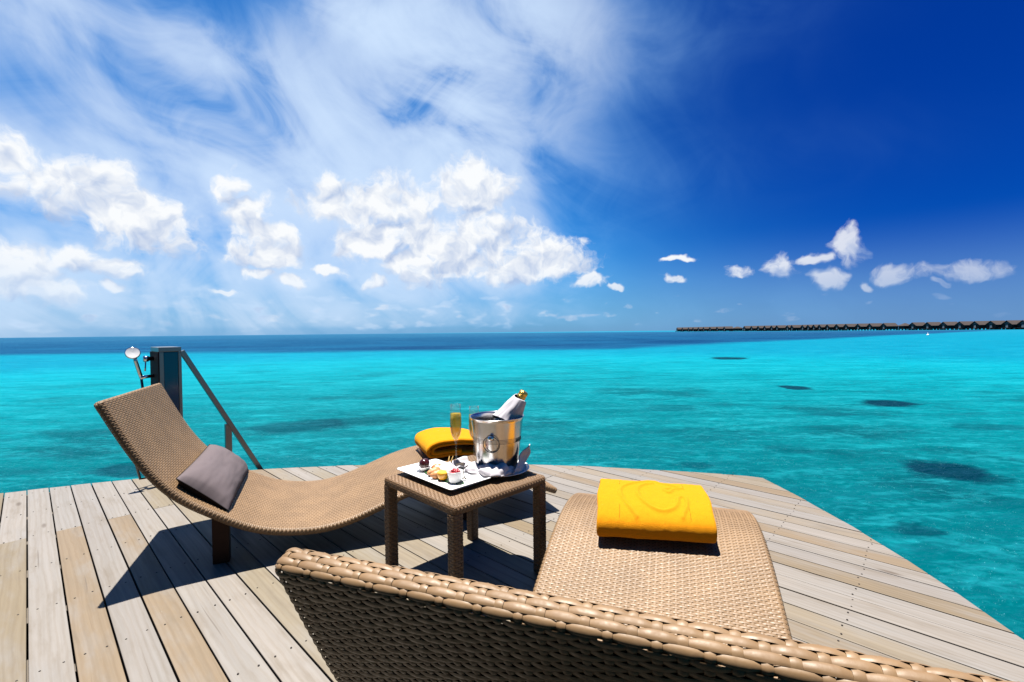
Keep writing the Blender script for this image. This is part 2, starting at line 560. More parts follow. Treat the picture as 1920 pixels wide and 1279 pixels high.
def mat_wine():
    m, N, out = material('sparkling_wine')
    tr = N.n('ShaderNodeBsdfTransparent')
    tr.inputs[0].default_value = (0.95, 0.80, 0.30, 1)
    tl = N.n('ShaderNodeBsdfTranslucent')
    tl.inputs[0].default_value = (0.62, 0.42, 0.10, 1)
    df = N.n('ShaderNodeBsdfDiffuse')
    df.inputs[0].default_value = (0.42, 0.29, 0.07, 1)
    a = N.n('ShaderNodeMixShader')
    a.inputs[0].default_value = 0.5
    N.t.links.new(tl.outputs[0], a.inputs[1])
    N.t.links.new(df.outputs[0], a.inputs[2])
    b = N.n('ShaderNodeMixShader')
    b.inputs[0].default_value = 0.62
    N.t.links.new(tr.outputs[0], b.inputs[1])
    N.t.links.new(a.outputs[0], b.inputs[2])
    N.t.links.new(b.outputs[0], out.inputs['Surface'])
    return m


M_PLANK = mat_wood_plank()
M_WICKER = mat_wicker('tan_resin_wicker', (0.138, 0.085, 0.043), 0.5)
M_WICKER_T = mat_wicker('brown_resin_wicker', (0.115, 0.066, 0.031), 0.5)
M_JOIST = mat_plain('dark_joist_wood', (0.05, 0.04, 0.03), 0.8, nscale=6)
M_SCREW = mat_plain('rusty_screw', (0.035, 0.028, 0.024), 0.5, 0.6)
M_LEGWOOD = mat_plain('dark_stained_wood', (0.024, 0.010, 0.006), 0.6, spec=0.15, nscale=30, namt=0.3)
M_BLACKOUT = mat_plain('blackout_lining', (0.008, 0.007, 0.006), 0.9, spec=0.1, nscale=40)
M_YELLOW = mat_terry('yellow_terry', (0.42, 0.160, 0.0010))
M_PILLOW = mat_plain('grey_cushion_cloth', (0.074, 0.059, 0.063), 0.85, spec=0.2, nscale=14, namt=0.08, bscale=900, bdist=0.0008)
M_PILLOWD = mat_plain('charcoal_cushion_back', (0.012, 0.010, 0.010), 0.9, spec=0.1, nscale=14, bscale=900, bdist=0.0008)
M_CERAMIC = mat_plain('white_glazed_ceramic', (0.58, 0.575, 0.57), 0.18, nscale=4, namt=0.02)
M_NAPKIN = mat_plain('white_linen', (0.36, 0.34, 0.36), 0.85, spec=0.15, nscale=8, namt=0.05, bscale=700, bdist=0.0006)
M_STEEL = mat_plain('polished_steel', (0.48, 0.48, 0.48), 0.22, 1.0, nscale=5, namt=0.06)
M_STEEL_ENG = mat_plain('engraved_steel', (0.10, 0.095, 0.09), 0.4, 0.9, nscale=60)
M_STEEL_SAT = mat_plain('satin_steel', (0.17, 0.165, 0.16), 0.34, 0.9, nscale=3, namt=0.15)
M_POST = mat_plain('dark_brown_post_wood', (0.018, 0.009, 0.007), 0.8, spec=0.1, nscale=22, namt=0.35)
M_BLUEPANEL = mat_plain('dark_blue_glazed_panel', (0.003, 0.028, 0.075), 0.12, nscale=3, namt=0.2)
M_CHROME = mat_plain('chrome', (0.55, 0.55, 0.56), 0.08, 1.0, nscale=4, namt=0.04)
M_GOLD = mat_plain('gold_foil', (0.62, 0.36, 0.08), 0.28, 1.0, nscale=40, namt=0.3, bscale=160, bdist=0.004, bstr=0.8)
M_BOTTLE = mat_plain('dark_green_bottle_glass', (0.010, 0.022, 0.010), 0.06, nscale=4)
M_GLASS = mat_glass_thin('clear_glass', (0.97, 0.985, 0.98), 1.0)
M_WINE = mat_wine()
M_LEAF = mat_plain('banana_leaf', (0.012, 0.055, 0.012), 0.35, nscale=60, namt=0.3)
M_DARKFRUIT = mat_plain('dark_glazed_fruit', (0.030, 0.005, 0.005), 0.22, nscale=45, namt=0.5, bscale=90, bdist=0.003)
M_PAPAYA = mat_plain('orange_papaya', (0.40, 0.12, 0.035), 0.35, nscale=60, namt=0.2, bscale=120, bdist=0.002)
M_PASTRY = mat_plain('golden_pastry', (0.36, 0.155, 0.055), 0.55, nscale=70, namt=0.35, bscale=160, bdist=0.003)
M_ORANGE = mat_plain('orange_peel', (0.48, 0.22, 0.010), 0.35, nscale=80, namt=0.15, bscale=200, bdist=0.001)
M_BERRY = mat_plain('red_berry', (0.22, 0.006, 0.012), 0.25, nscale=90, namt=0.4)
M_STRAW = mat_plain('dry_bread_stick', (0.33, 0.20, 0.05), 0.6, nscale=50, namt=0.3)
M_ROOF = mat_plain('weathered_thatch', (0.040, 0.032, 0.030), 0.9, spec=0.1, nscale=0.6, namt=0.35)
M_HUTWALL = mat_plain('dark_timber_cladding', (0.014, 0.011, 0.010), 0.8, spec=0.2, nscale=0.7, namt=0.4)
M_HUTWIN = mat_plain('pale_gable_glazing', (0.16, 0.17, 0.18), 0.3, nscale=0.6, namt=0.3)
M_HUTGABLE = mat_plain('grey_gable_boarding', (0.040, 0.042, 0.045), 0.7, nscale=0.8, namt=0.3)
M_BUOY = mat_plain('white_buoy_plastic', (0.6, 0.6, 0.6), 0.4, nscale=3)


# ------------------------------------------------------------------ mesh helpers
def empty(name, loc=(0, 0, 0), rz=0.0):
    o = bpy.data.objects.new(name, None)
    COL.objects.link(o)
    o.location = loc
    o.rotation_euler = (0, 0, rz)
    o.empty_display_size = 0.1
    return o


def from_bm(bm, name, smooth=False):
    bmesh.ops.recalc_face_normals(bm, faces=bm.faces[:])
    me = bpy.data.meshes.new(name)
    bm.to_mesh(me)
    bm.free()
    if smooth:
        me.polygons.foreach_set('use_smooth', [True] * len(me.polygons))
    return me


def box_bm(bm, x0, x1, y0, y1, z0, z1, bev=0.0, mtx=None):
    r = bmesh.ops.create_cube(bm, size=1.0)
    vs = r['verts']
    for v in vs:
        v.co = Vector(((x0 + x1) / 2 + v.co.x * (x1 - x0), (y0 + y1) / 2 + v.co.y * (y1 - y0), (z0 + z1) / 2 + v.co.z * (z1 - z0)))
    if mtx is not None:
        for v in vs:
            v.co = mtx @ v.co
    if bev > 0:
        es = list({e for v in vs for e in v.link_edges})
        bmesh.ops.bevel(bm, geom=es, offset=bev, segments=2, profile=0.7, affect='EDGES')


def box_me(name, x0, x1, y0, y1, z0, z1, bev=0.0):
    bm = bmesh.new()
    box_bm(bm, x0, x1, y0, y1, z0, z1, bev)
    return from_bm(bm, name)


def tube(points, radii, seg=12, name='tube', cap=True, flat=1.0):
    """swept round tube through points; radii a number or a list"""
    pts = [Vector(p) for p in points]
    if not hasattr(radii, '__len__'):
        radii = [radii] * len(pts)
    V, Fc = [], []
    ref = None
    for i, p in enumerate(pts):
        a = pts[max(0, i - 1)]
        b = pts[min(len(pts) - 1, i + 1)]
        t = (b - a).normalized()
        if ref is None:
            ref = Vector((0, 0, 1)) if abs(t.z) < 0.9 else Vector((1, 0, 0))
        u = (ref - t * ref.dot(t)).normalized()
        ref = u
        w = t.cross(u)
        for k in range(seg):
            an = 2 * math.pi * k / seg
            V.append(p + (u * math.cos(an) * flat + w * math.sin(an)) * radii[i])
    n = len(pts)
    for i in range(n - 1):
        for k in range(seg):
            Fc.append((i * seg + k, i * seg + (k + 1) % seg, (i + 1) * seg + (k + 1) % seg, (i + 1) * seg + k))
    if cap:
        Fc.append(tuple(range(seg - 1, -1, -1)))
        Fc.append(tuple((n - 1) * seg + k for k in range(seg)))
    return mesh(name, V, Fc, True)


def lathe(prof, seg=48, name='lathe', closed=False):
    V, Fc = [], []
    n = len(prof)
    for (r, z) in prof:
        for k in range(seg):
            a = 2 * math.pi * k / seg
            V.append((r * math.cos(a), r * math.sin(a), z))
    for i in range(n - 1 if not closed else n):
        j = (i + 1) % n
        for k in range(seg):
            Fc.append((i * seg + k, i * seg + (k + 1) % seg, j * seg + (k + 1) % seg, j * seg + k))
    return mesh(name, V, Fc, True)


def grid_mesh(name, P, wrap_u=False, wrap_v=False, smooth=True):
    """P: array (nu, nv, 3)"""
    nu, nv = P.shape[:2]
    idx = np.arange(nu * nv).reshape(nu, nv)
    iu = np.arange(nu if wrap_u else nu - 1)
    iv = np.arange(nv if wrap_v else nv - 1)
    A = idx[np.ix_(iu, iv)]
    B = idx[np.ix_((iu + 1) % nu, iv)]
    Cc = idx[np.ix_((iu + 1) % nu, (iv + 1) % nv)]
    D = idx[np.ix_(iu, (iv + 1) % nv)]
    F = np.stack([A, B, Cc, D], -1).reshape(-1, 4)
    return np_mesh(name, P.reshape(-1, 3), F, smooth)


def np_mesh(name, V, F, smooth=True):
    V = np.ascontiguousarray(V, dtype=np.float32)
    F = np.ascontiguousarray(F, dtype=np.int32)
    me = bpy.data.meshes.new(name)
    me.vertices.add(len(V))
    me.vertices.foreach_set('co', V.ravel())
    me.loops.add(F.size)
    me.loops.foreach_set('vertex_index', F.ravel())
    me.polygons.add(len(F))
    me.polygons.foreach_set('loop_start', np.arange(0, F.size, 4, dtype=np.int32))
    me.polygons.foreach_set('loop_total', np.full(len(F), 4, dtype=np.int32))
    me.polygons.foreach_set('use_smooth', np.full(len(F), smooth))
    me.update(calc_edges=True)
    me.validate()
    return me


def strips(P):
    """P: (strand, along, across, 3) -> verts, quads"""
    ns, na, nc = P.shape[:3]
    idx = np.arange(ns * na * nc).reshape(ns, na, nc)
    F = np.stack([idx[:, :-1, :-1], idx[:, 1:, :-1], idx[:, 1:, 1:], idx[:, :-1, 1:]], -1).reshape(-1, 4)
    return P.reshape(-1, 3), F


def tuple_noise(v, s=1.0):
    return mnoise.noise(Vector(v) * s)


# ------------------------------------------------------------------ the deck
PD = Vector((-0.72879, 0.68474))           # direction the boards run
PN = Vector((0.68474, 0.72879))            # across the boards
PITCH, C0 = 0.1002, -0.0196
GAP = 0.0052
JOIST0, JOIST = 1.957, 0.4565
OUTLINE = [(-4.3, 2.30), (-3.9, 2.60), (-3.304, 2.915), (-3.08, 3.015), (-2.89, 3.095), (-2.67, 3.18), (-2.3, 3.285), (-1.9, 3.372), (-1.6, 3.418), (-1.27, 3.455),
           (-0.85, 3.47), (-0.4, 3.465), (0.151, 3.425), (0.547, 3.368), (0.915, 3.285), (1.27, 3.20), (1.598, 3.106), (1.682, 3.06),
           (1.706, 2.70), (1.711, 2.281), (1.694, 1.947), (1.665, 1.685), (1.625, 1.437), (1.55, 1.05), (1.45, 0.55), (1.32, -0.1), (1.15, -0.8), (0.95, -1.6), (-4.3, -1.6)]


def clip(poly, nx, ny, c, keep_less):
    res = []
    n = len(poly)
    for i in range(n):
        a, b = poly[i], poly[(i + 1) % n]
        da = a[0] * nx + a[1] * ny - c
        db = b[0] * nx + b[1] * ny - c
        if not keep_less:
            da, db = -da, -db
        if da <= 0:
            res.append(a)
        if (da < 0 < db) or (db < 0 < da):
            t = da / (da - db)
            res.append((a[0] + (b[0] - a[0]) * t, a[1] + (b[1] - a[1]) * t))
    return res


GREYW = [(0.13, 0.118, 0.106), (0.124, 0.114, 0.104), (0.135, 0.121, 0.107), (0.119, 0.108, 0.098)]
TAN = [(0.11, 0.081, 0.05), (0.105, 0.08, 0.05), (0.114, 0.085, 0.054), (0.102, 0.08, 0.049)]
MID = [(0.121, 0.1, 0.072), (0.125, 0.103, 0.077), (0.116, 0.097, 0.068)]
rnd = random.Random(7)
deck = empty('terrace_deck', (0, 0, 0))
tag(deck, kind='structure')
# tone of the boards by index: near segment, far segment
TONES = {-1: ('t', 'g'), 0: ('m', 'g'), 1: ('t', 'g'), 2: ('m', 'g'), 3: ('t', 'g'), 4: ('m', 'g'), 5: ('g', 'm'), 6: ('t', 'm'), 7: ('g', 't'), 8: ('t', 'm'), 9: ('m', 'm'), 10: ('t', 'm')}
screw_pts = []
plank_area = []
for k in range(-62, 36):
    c0 = C0 + k * PITCH + GAP / 2
    c1 = C0 + (k + 1) * PITCH - GAP / 2
    strip = clip(clip(OUTLINE, PN.x, PN.y, c0, False), PN.x, PN.y, c1, True)
    if len(strip) < 3:
        continue
    dmin = min(p[0] * PD.x + p[1] * PD.y for p in strip)
    dmax = max(p[0] * PD.x + p[1] * PD.y for p in strip)
    cuts = []
    if k % 2:
        cuts.append(JOIST0 + 3 * JOIST - 0.012)
    else:
        cuts.append(JOIST0 + rnd.choice([-6, -4, -3]) * JOIST)
    if k > 12:
        cuts = [JOIST0 + rnd.choice([-1, 1, 2, 0]) * JOIST] if k % 3 == 0 else []
    bounds = [dmin - 0.1] + [c for c in cuts if dmin + 0.25 < c < dmax - 0.25] + [dmax + 0.1]
    for i in range(len(bounds) - 1):
        seg = strip
        if i > 0:
            seg = clip(seg, PD.x, PD.y, bounds[i] + 0.0012, False)
        if i < len(bounds) - 2:
            seg = clip(seg, PD.x, PD.y, bounds[i + 1] - 0.0012, True)
        # tidy near-duplicate points
        pts = []
        for p in seg:
            if not pts or (Vector(p) - Vector(pts[-1])).length > 0.004:
                pts.append(p)
        if len(pts) > 2 and (Vector(pts[0]) - Vector(pts[-1])).length < 0.004:
            pts.pop()
        if len(pts) < 3:
            continue
        cx = sum(p[0] for p in pts) / len(pts)
        cy = sum(p[1] for p in pts) / len(pts)
        loc = [((p[0] - cx) * PD.x + (p[1] - cy) * PD.y, -((p[0] - cx) * PN.x + (p[1] - cy) * PN.y)) for p in pts]
        bm = bmesh.new()
        top = [bm.verts.new((x, y, 0)) for x, y in loc]
        f = bm.faces.new(top)
        ext = bmesh.ops.extrude_face_region(bm, geom=[f])
        low = [v for v in ext['geom'] if isinstance(v, bmesh.types.BMVert)]
        for v in low:
            v.co.z -= 0.027
        low = set(low)
        es = [e for e in bm.edges if not (e.verts[0] in low or e.verts[1] in low)]
        try:
            bmesh.ops.bevel(bm, geom=es, offset=0.0022, segments=2, profile=0.6, affect='EDGES')
        except Exception:
            pass
        me = from_bm(bm, 'deck_plank')
        o = obj('deck_plank', me, M_PLANK, deck)
        o.location = (cx, cy, rnd.uniform(-0.0012, 0.0012))
        o.rotation_euler = (0, 0, math.atan2(PD.y, PD.x))
        if k in TONES:
            tone = TONES[k][1 if i == len(bounds) - 2 and len(bounds) > 2 else 0]
        elif k > 14:
            tone = rnd.choice('gggmgtg')
        else:
            tone = rnd.choice('gmtm')
        o.color = (*rnd.choice({'g': GREYW, 't': TAN, 'm': MID}[tone]), 1.0)
    # screws, two in each board over each joist
    for j in range(-12, 9):
        dj = JOIST0 + j * JOIST + (0.1 if j <= -4 else 0)
        for cc in (c0 + 0.021, c1 - 0.021):
            q = PD * (dj + rnd.uniform(-0.006, 0.006)) + PN * (cc + rnd.uniform(-0.003, 0.003))
            if dmin + 0.02 < dj < dmax - 0.02:
                screw_pts.append(q)
bm = bmesh.new()
for q in screw_pts:
    bmesh.ops.create_cone(bm, cap_ends=True, segments=8, radius1=0.0032, radius2=0.0028, depth=0.0016, matrix=Matrix.Translation((q.x, q.y, 0.0012)))
o = obj('screws', from_bm(bm, 'screws'), M_SCREW, deck)
tag(o, kind='stuff')
# joists and the edge beam under the boards
jme = box_me('joist', -3.4, 3.4, -0.024, 0.024, -0.15, -0.028)
for j in range(-9, 8):
    dj = JOIST0 + j * JOIST
    if -2.2 < dj < 4.2:
        # keep the beam inside the outline
        a = [PD * dj + PN * t for t in np.linspace(-3.2, 3.4, 400)]
        ins = []
        for q in a:
            ok = False
            n = len(OUTLINE)
            for i in range(n):
                (x1, y1), (x2, y2) = OUTLINE[i], OUTLINE[(i + 1) % n]
                if (y1 > q.y) != (y2 > q.y) and q.x < (x2 - x1) * (q.y - y1) / (y2 - y1) + x1:
                    ok = not ok
            if ok:
                ins.append(q)
        if len(ins) > 20:
            p0, p1 = ins[3], ins[-4]
            L = (p1 - p0).length
            o = obj('joist', box_me('joist', 0, L, -0.024, 0.024, -0.15, -0.0285), M_JOIST, deck)
            o.location = (p0.x, p0.y, 0)
            o.rotation_euler = (0, 0, math.atan2(PN.y, PN.x))
V, Fc = [], []
n = len(OUTLINE)
for (x, y) in OUTLINE:
    v = Vector((x + 1.2, y - 1.0))
    s = 0.012 / max(0.5, v.length)
    V += [(x - (x + 1.2) * s, y - (y - 1.0) * s, -0.028), (x - (x + 1.2) * s, y - (y - 1.0) * s, -0.20),
          (x - (x + 1.2) * s * 3, y - (y - 1.0) * s * 3, -0.028), (x - (x + 1.2) * s * 3, y - (y - 1.0) * s * 3, -0.20)]
for i in range(n):
    a, b = 4 * i, 4 * ((i + 1) % n)
    Fc += [(a, a + 1, b + 1, b), (a + 2, b + 2, b + 3, a + 3), (a, b, b + 2, a + 2), (a + 1, a + 3, b + 3, b + 1)]
obj('edge_beam', mesh('edge_beam', V, Fc), M_JOIST, deck)
ul = [(x + (-1.2 - x) * 0.03, y + (1.0 - y) * 0.03) for x, y in OUTLINE]
obj('gap_blackout', mesh('gap_blackout', [(x, y, -0.152) for x, y in ul] + [(x, y, -0.158) for x, y in ul],
    [tuple(range(n - 1, -1, -1)), tuple(range(n, 2 * n))] + [(i, (i + 1) % n, n + (i + 1) % n, n + i) for i in range(n)]), M_JOIST, deck)  # added dark sheet under the boards, keeps lit water out of the gaps
for (x, y) in [(-3.0, 2.6), (-1.4, 3.1), (0.2, 3.1), (1.35, 2.7), (1.3, 1.2), (0.6, -1.0), (-3.6, 0.2)]:
    me = lathe([(0.0, -2.6), (0.09, -2.6), (0.085, -0.155), (0.0, -0.155)], 14, 'pile')
    o = obj('pile', me, M_JOIST, deck, (x, y, 0))


# ------------------------------------------------------------------ unseen villa front added behind the camera to shade the near lounger's back
M_UNSEEN_VILLA = mat_plain('unseen_villa_timber', (0.060, 0.040, 0.028), 0.6, nscale=3, namt=0.3)
M_UNSEEN_SOFFIT = mat_plain('unseen_soffit_timber', (0.10, 0.07, 0.045), 0.7, nscale=4, namt=0.25)
M_UNSEEN_PANE = mat_plain('unseen_villa_glass', (0.01, 0.012, 0.014), 0.05, nscale=1)
villa = empty('unseen_shade_villa', (0, -1.45, 0))
tag(villa, kind='structure')
obj('wall', box_me('wall', -4.3, -2.9, -0.12, 0.0, 0.0015, 2.75), M_UNSEEN_VILLA, villa)
obj('wall', box_me('wall', 0.35, 1.0, -0.12, 0.0, 0.0015, 2.75), M_UNSEEN_VILLA, villa)
obj('unseen_lintel', box_me('unseen_lintel', -2.898, 0.348, -0.12, 0.0, 2.15, 2.75), M_UNSEEN_VILLA, villa)
for i in range(3):
    x0 = -2.89 + i * 1.08
    d_ = obj('unseen_glass_door', box_me('unseen_glass_door', x0, x0 + 1.07, -0.08, -0.05, 0.004, 2.145), M_UNSEEN_VILLA, villa)
    obj('unseen_pane', box_me('unseen_pane', x0 + 0.06, x0 + 1.01, -0.049, -0.042, 0.08, 2.08), M_UNSEEN_PANE, d_)
obj('roof', mesh('roof', [(-4.7, -0.5, 3.35), (1.4, -0.5, 3.35), (1.4, 1.90, 2.36), (-4.7, 1.90, 2.36), (-4.7, -0.5, 3.47), (1.4, -0.5, 3.47), (1.4, 1.90, 2.46), (-4.7, 1.90, 2.46)],
                 [(0, 1, 2, 3), (4, 7, 6, 5), (0, 4, 5, 1), (1, 5, 6, 2), (2, 6, 7, 3), (3, 7, 4, 0)]), M_UNSEEN_SOFFIT, villa)  # added eave, reaching forward to shade the deck behind the near lounger


# ------------------------------------------------------------------ weaving
def spline_profile():
    ks = np.array([0, .08, .16, .25, .35, .45, .55, .65, .78, .9, 1.05, 1.2, 1.35, 1.5, 1.65, 1.8, 1.98])
    zs = np.array([.743, .577, .44, .339, .266, .203, .159, .136, .127, .146, .194, .243, .272, .278, .253, .200, .125])
    n = len(ks)
    h = np.diff(ks)
    A = np.eye(n)
    b = np.zeros(n)
    for i in range(1, n - 1):
        A[i, i - 1] = h[i - 1]
        A[i, i] = 2 * (h[i - 1] + h[i])
        A[i, i + 1] = h[i]
        b[i] = 6 * ((zs[i + 1] - zs[i]) / h[i] - (zs[i] - zs[i - 1]) / h[i - 1])
    Mm = np.linalg.solve(A, b)
    s = np.linspace(ks[0], ks[-1], 500)
    i = np.clip(np.searchsorted(ks, s) - 1, 0, n - 2)
    a = ks[i + 1] - s
    bb = s - ks[i]
    hh = h[i]
    z = (Mm[i] * a**3 + Mm[i + 1] * bb**3) / (6 * hh) + (zs[i] / hh - Mm[i] * hh / 6) * a + (zs[i + 1] / hh - Mm[i + 1] * hh / 6) * bb
    for _ in range(12):
        z[1:-1] = 0.25 * z[:-2] + 0.5 * z[1:-1] + 0.25 * z[2:]
    return s, z


PS, PZ = spline_profile()


def prof_z(s):
    return float(np.interp(s, PS, PZ))


def prof_slope(s):
    return (prof_z(s + 0.02) - prof_z(s - 0.02)) / 0.04


def closed_path(top, T):
    """top: (n,2) open curve; returns closed loop round a band of thickness T below it, resampled finely"""
    r = T / 2
    t = np.gradient(top, axis=0)
    t /= np.linalg.norm(t, axis=1)[:, None]
    nrm = np.stack([-t[:, 1], t[:, 0]], 1)
    ctr = top - nrm * r
    up = ctr + nrm * r
    dn = ctr - nrm * r
    def cap(c, nv, tv):
        a = np.linspace(0, math.pi, 60)[1:-1]
        ca, sa = np.cos(a), np.sin(a)
        return c + r * ((np.sign(ca) * np.abs(ca) ** 0.75)[:, None] * nv + 0.75 * (sa ** 0.75)[:, None] * tv)
    end = cap(ctr[-1], nrm[-1], t[-1])
    start = cap(ctr[0], -nrm[0], -t[0])
    loop = np.concatenate([up, end, dn[::-1], start])
    return loop


def resample_closed(loop, n):
    L = np.concatenate([loop, loop[:1]])
    d = np.concatenate([[0], np.cumsum(np.linalg.norm(np.diff(L, axis=0), axis=1))])
    s = np.linspace(0, d[-1], n + 1)
    return np.stack([np.interp(s, d, L[:, 0]), np.interp(s, d, L[:, 1])], 1), d[-1]


class Weave:
    """plain weave on a closed band (profile loop in x,z) of width W, sides rolled by r"""
    def __init__(s, loop, W, r, pu, pr, A=0.0013):
        NN = 6000
        P, s.L = resample_closed(loop, NN)
        s.P = P[:-1]
        t = np.roll(s.P, -6, 0) - np.roll(s.P, 6, 0)
        t /= np.linalg.norm(t, axis=1)[:, None]
        s.T = t
        s.Nn = np.stack([-t[:, 1], t[:, 0]], 1)
        # loop runs +x on top: left normal points up (outwards)
        s.NN, s.W, s.r, s.A = NN, W, r, A
        s.rows = int(round(s.L / pr / 2)) * 2
        s.pr = s.L / s.rows
        s.flat = W / 2 - r
        s.half = s.flat + r * math.pi / 2
        s.nv = int(round(2 * s.half / pu))
        s.pu = 2 * s.half / s.nv

    def place(s, p, u, h):
        """p arclength, u across, h height: arrays of the same shape"""
        i = (p / s.L * s.NN) % s.NN
        i0 = np.floor(i).astype(int) % s.NN
        i1 = (i0 + 1) % s.NN
        w = (i - np.floor(i))[..., None]
        q = s.P[i0] * (1 - w) + s.P[i1] * w
        n = s.Nn[i0]
        a = np.clip((np.abs(u) - s.flat) / s.r, 0, None)
        sg = np.sign(u)
        lat = np.where(a > 0, sg * (s.flat + s.r * np.sin(np.minimum(a, math.pi / 2))), u)
        drop = np.where(a > 0, s.r * (1 - np.cos(np.minimum(a, math.pi / 2))), 0)
        ca, sa = np.cos(np.minimum(a, math.pi / 2)), np.sin(np.minimum(a, math.pi / 2)) * sg
        hn = h * ca - drop
        out = np.zeros(p.shape + (3,))
        out[..., 0] = q[..., 0] + n[..., 0] * hn
        out[..., 2] = q[..., 1] + n[..., 1] * hn
        out[..., 1] = lat + h * sa
        return out

    def row_strips(s, ks, per=5, nc=4, width=1.0, jit=0.0):
        ks = np.asarray(ks)
        nu = s.nv * per + 1
        u = np.linspace(-s.half, s.half, nu)
        c = np.cos(math.pi * ((u + s.half) / s.pu)[None, :] + math.pi * ks[:, None])
        wave = s.A * (1 - 2 * ((1 - c) / 2) ** 2.0)
        v = np.linspace(-0.5, 0.5, nc)
        thick = 0.0008 * (1 - np.abs(2 * v) ** 3.2)
        rg = np.random.RandomState(3)
        pj = rg.uniform(-jit, jit, (len(ks), 1)) * s.pr
        # a strand narrows a little where it dives
        nar = 1.0 - 0.15 * ((1 - c) / 2) ** 1.5
        p = (ks[:, None, None] + 0.5) * s.pr + pj[..., None] + v[None, None, :] * s.pr * width * nar[..., None]
        h = wave[..., None] + thick[None, None, :]
        uu = np.broadcast_to(u[None, :, None], p.shape)
        return s.place(p, uu, h)

    def col_strips(s, per=3, width=0.0085, nc=3):
        js = np.arange(s.nv)
        na = s.rows * per + 1
        p = np.linspace(0, s.L, na)
        # column j sits at u where the rows' cosine is at an extreme
        uc = -s.half + js * s.pu
        ph = np.cos(math.pi * (p / s.pr - 0.5)[None, :] + math.pi * js[:, None])
        wave = -s.A * 0.95 * ph
        v = np.linspace(-0.5, 0.5, nc)
        thick = 0.0012 * (1 - (2 * v) ** 2)
        uu = uc[:, None, None] + v[None, None, :] * width
        uu = np.clip(np.broadcast_to(uu, (len(js), na, nc)), -s.half, s.half)
        pp = np.broadcast_to(p[None, :, None], uu.shape)
        h = wave[..., None] + thick
        return s.place(pp, uu, h)


# ------------------------------------------------------------------ loungers
LW, LT = 0.733, 0.031


def build_lounger():
    top = np.stack([PS, PZ], 1)
    # resample the top finely, then loop
    W = Weave(closed_path(top, LT), LW, LT / 2 * 0.98, 0.0204, 0.0080)
    allk = np.arange(W.rows)
    pc = (allk + 0.5) * W.pr
    # rows on the head end: the rounded cap and a few rows each side of it
    Ltop = np.sum(np.linalg.norm(np.diff(top, axis=0), axis=1))
    capc = W.L - math.pi * LT / 4
    dist = np.minimum(np.abs(pc - capc), W.L - np.abs(pc - capc))
    rim = allk[dist < 0.046]
    rest = allk[dist >= 0.046]
    root = empty('sun_lounger')
    V1, F1 = strips(W.row_strips(rest, 5, 4, jit=0.02))
    V2, F2 = strips(W.col_strips(3))
    me = np_mesh('woven_body', np.concatenate([V1, V2]), np.concatenate([F1, F2 + len(V1)]))
    b = obj('woven_body', me, M_WICKER, root)
    tag(b, kind='stuff')
    for k in rim:
        Vr, Fr = strips(W.row_strips([k], 12, 7))
        obj('rim_strand', np_mesh('rim_strand', Vr, Fr), M_WICKER, root)
    # added dark sheet inside the band, stops light leaking through the weave
    tt = np.gradient(top, axis=0)
    tt /= np.linalg.norm(tt, axis=1)[:, None]
    nn = np.stack([-tt[:, 1], tt[:, 0]], 1)
    cc = (top - nn * LT / 2)[3:-3:6]
    hwb = LW / 2 - LT / 2
    Pl = np.zeros((len(cc), 2, 3))
    Pl[:, :, 0] = cc[:, 0][:, None]
    Pl[:, :, 2] = cc[:, 1][:, None]
    Pl[:, 0, 1], Pl[:, 1, 1] = -hwb, hwb
    obj('blackout_sheet', grid_mesh('blackout_sheet', Pl), M_BLACKOUT, root)
    for y in (-LW / 2 + LT / 2, LW / 2 - LT / 2):
        c = top - nn * LT / 2
        sel = c[::10]
        obj('frame_tube', tube([(p[0], y, p[1]) for p in sel], 0.011, 10, 'frame_tube'), M_LEGWOOD, root)
    for s_ in (0.36, 1.46):
        for y in (-LW / 2 + 0.115, LW / 2 - 0.115):
            zt = prof_z(s_) - LT * 0.6
            bm = bmesh.new()
            box_bm(bm, s_ - 0.032, s_ + 0.032, y - 0.022, y + 0.022, 0.0015, zt, 0.004)
            obj('leg', from_bm(bm, 'leg'), M_LEGWOOD, root)
    return root


def copy_tree(o, parent=None):
    c = o.copy()
    COL.objects.link(c)
    c.parent = parent
    for ch in list(o.children):
        copy_tree(ch, c)
    return c


def lounger_frame(corner, ang, side):
    """corner: head-end corner on the right hand side of the axis"""
    a = R(ang)
    ax = Vector((math.cos(a), math.sin(a), 0))
    lf = Vector((-ax.y, ax.x, 0))
    return Vector((corner[0], corner[1], 0)) + lf * LW / 2, a


LA_LOC, LA_ANG = lounger_frame((-1.5795, 1.752), 23.19, 0)
LB_LOC, LB_ANG = lounger_frame((0.4248, 0.2951), 70.6, 0)
lounger = build_lounger()
lounger.location, lounger.rotation_euler = LA_LOC, (0, 0, LA_ANG)
tag(lounger, 'curved tan wicker sun lounger with a grey cushion, beyond the side table', 'sun lounger', 'woven loungers on the deck')
lounger2 = copy_tree(lounger)
lounger2.location, lounger2.rotation_euler = LB_LOC, (0, 0, LB_ANG)
tag(lounger2, 'nearest tan wicker sun lounger, seen over its braided head end', 'sun lounger', 'woven loungers on the deck')


def on_lounger(loc, ang, s, lat, z):
    return loc + Vector((math.cos(ang) * s - math.sin(ang) * lat, math.sin(ang) * s + math.cos(ang) * lat, z))


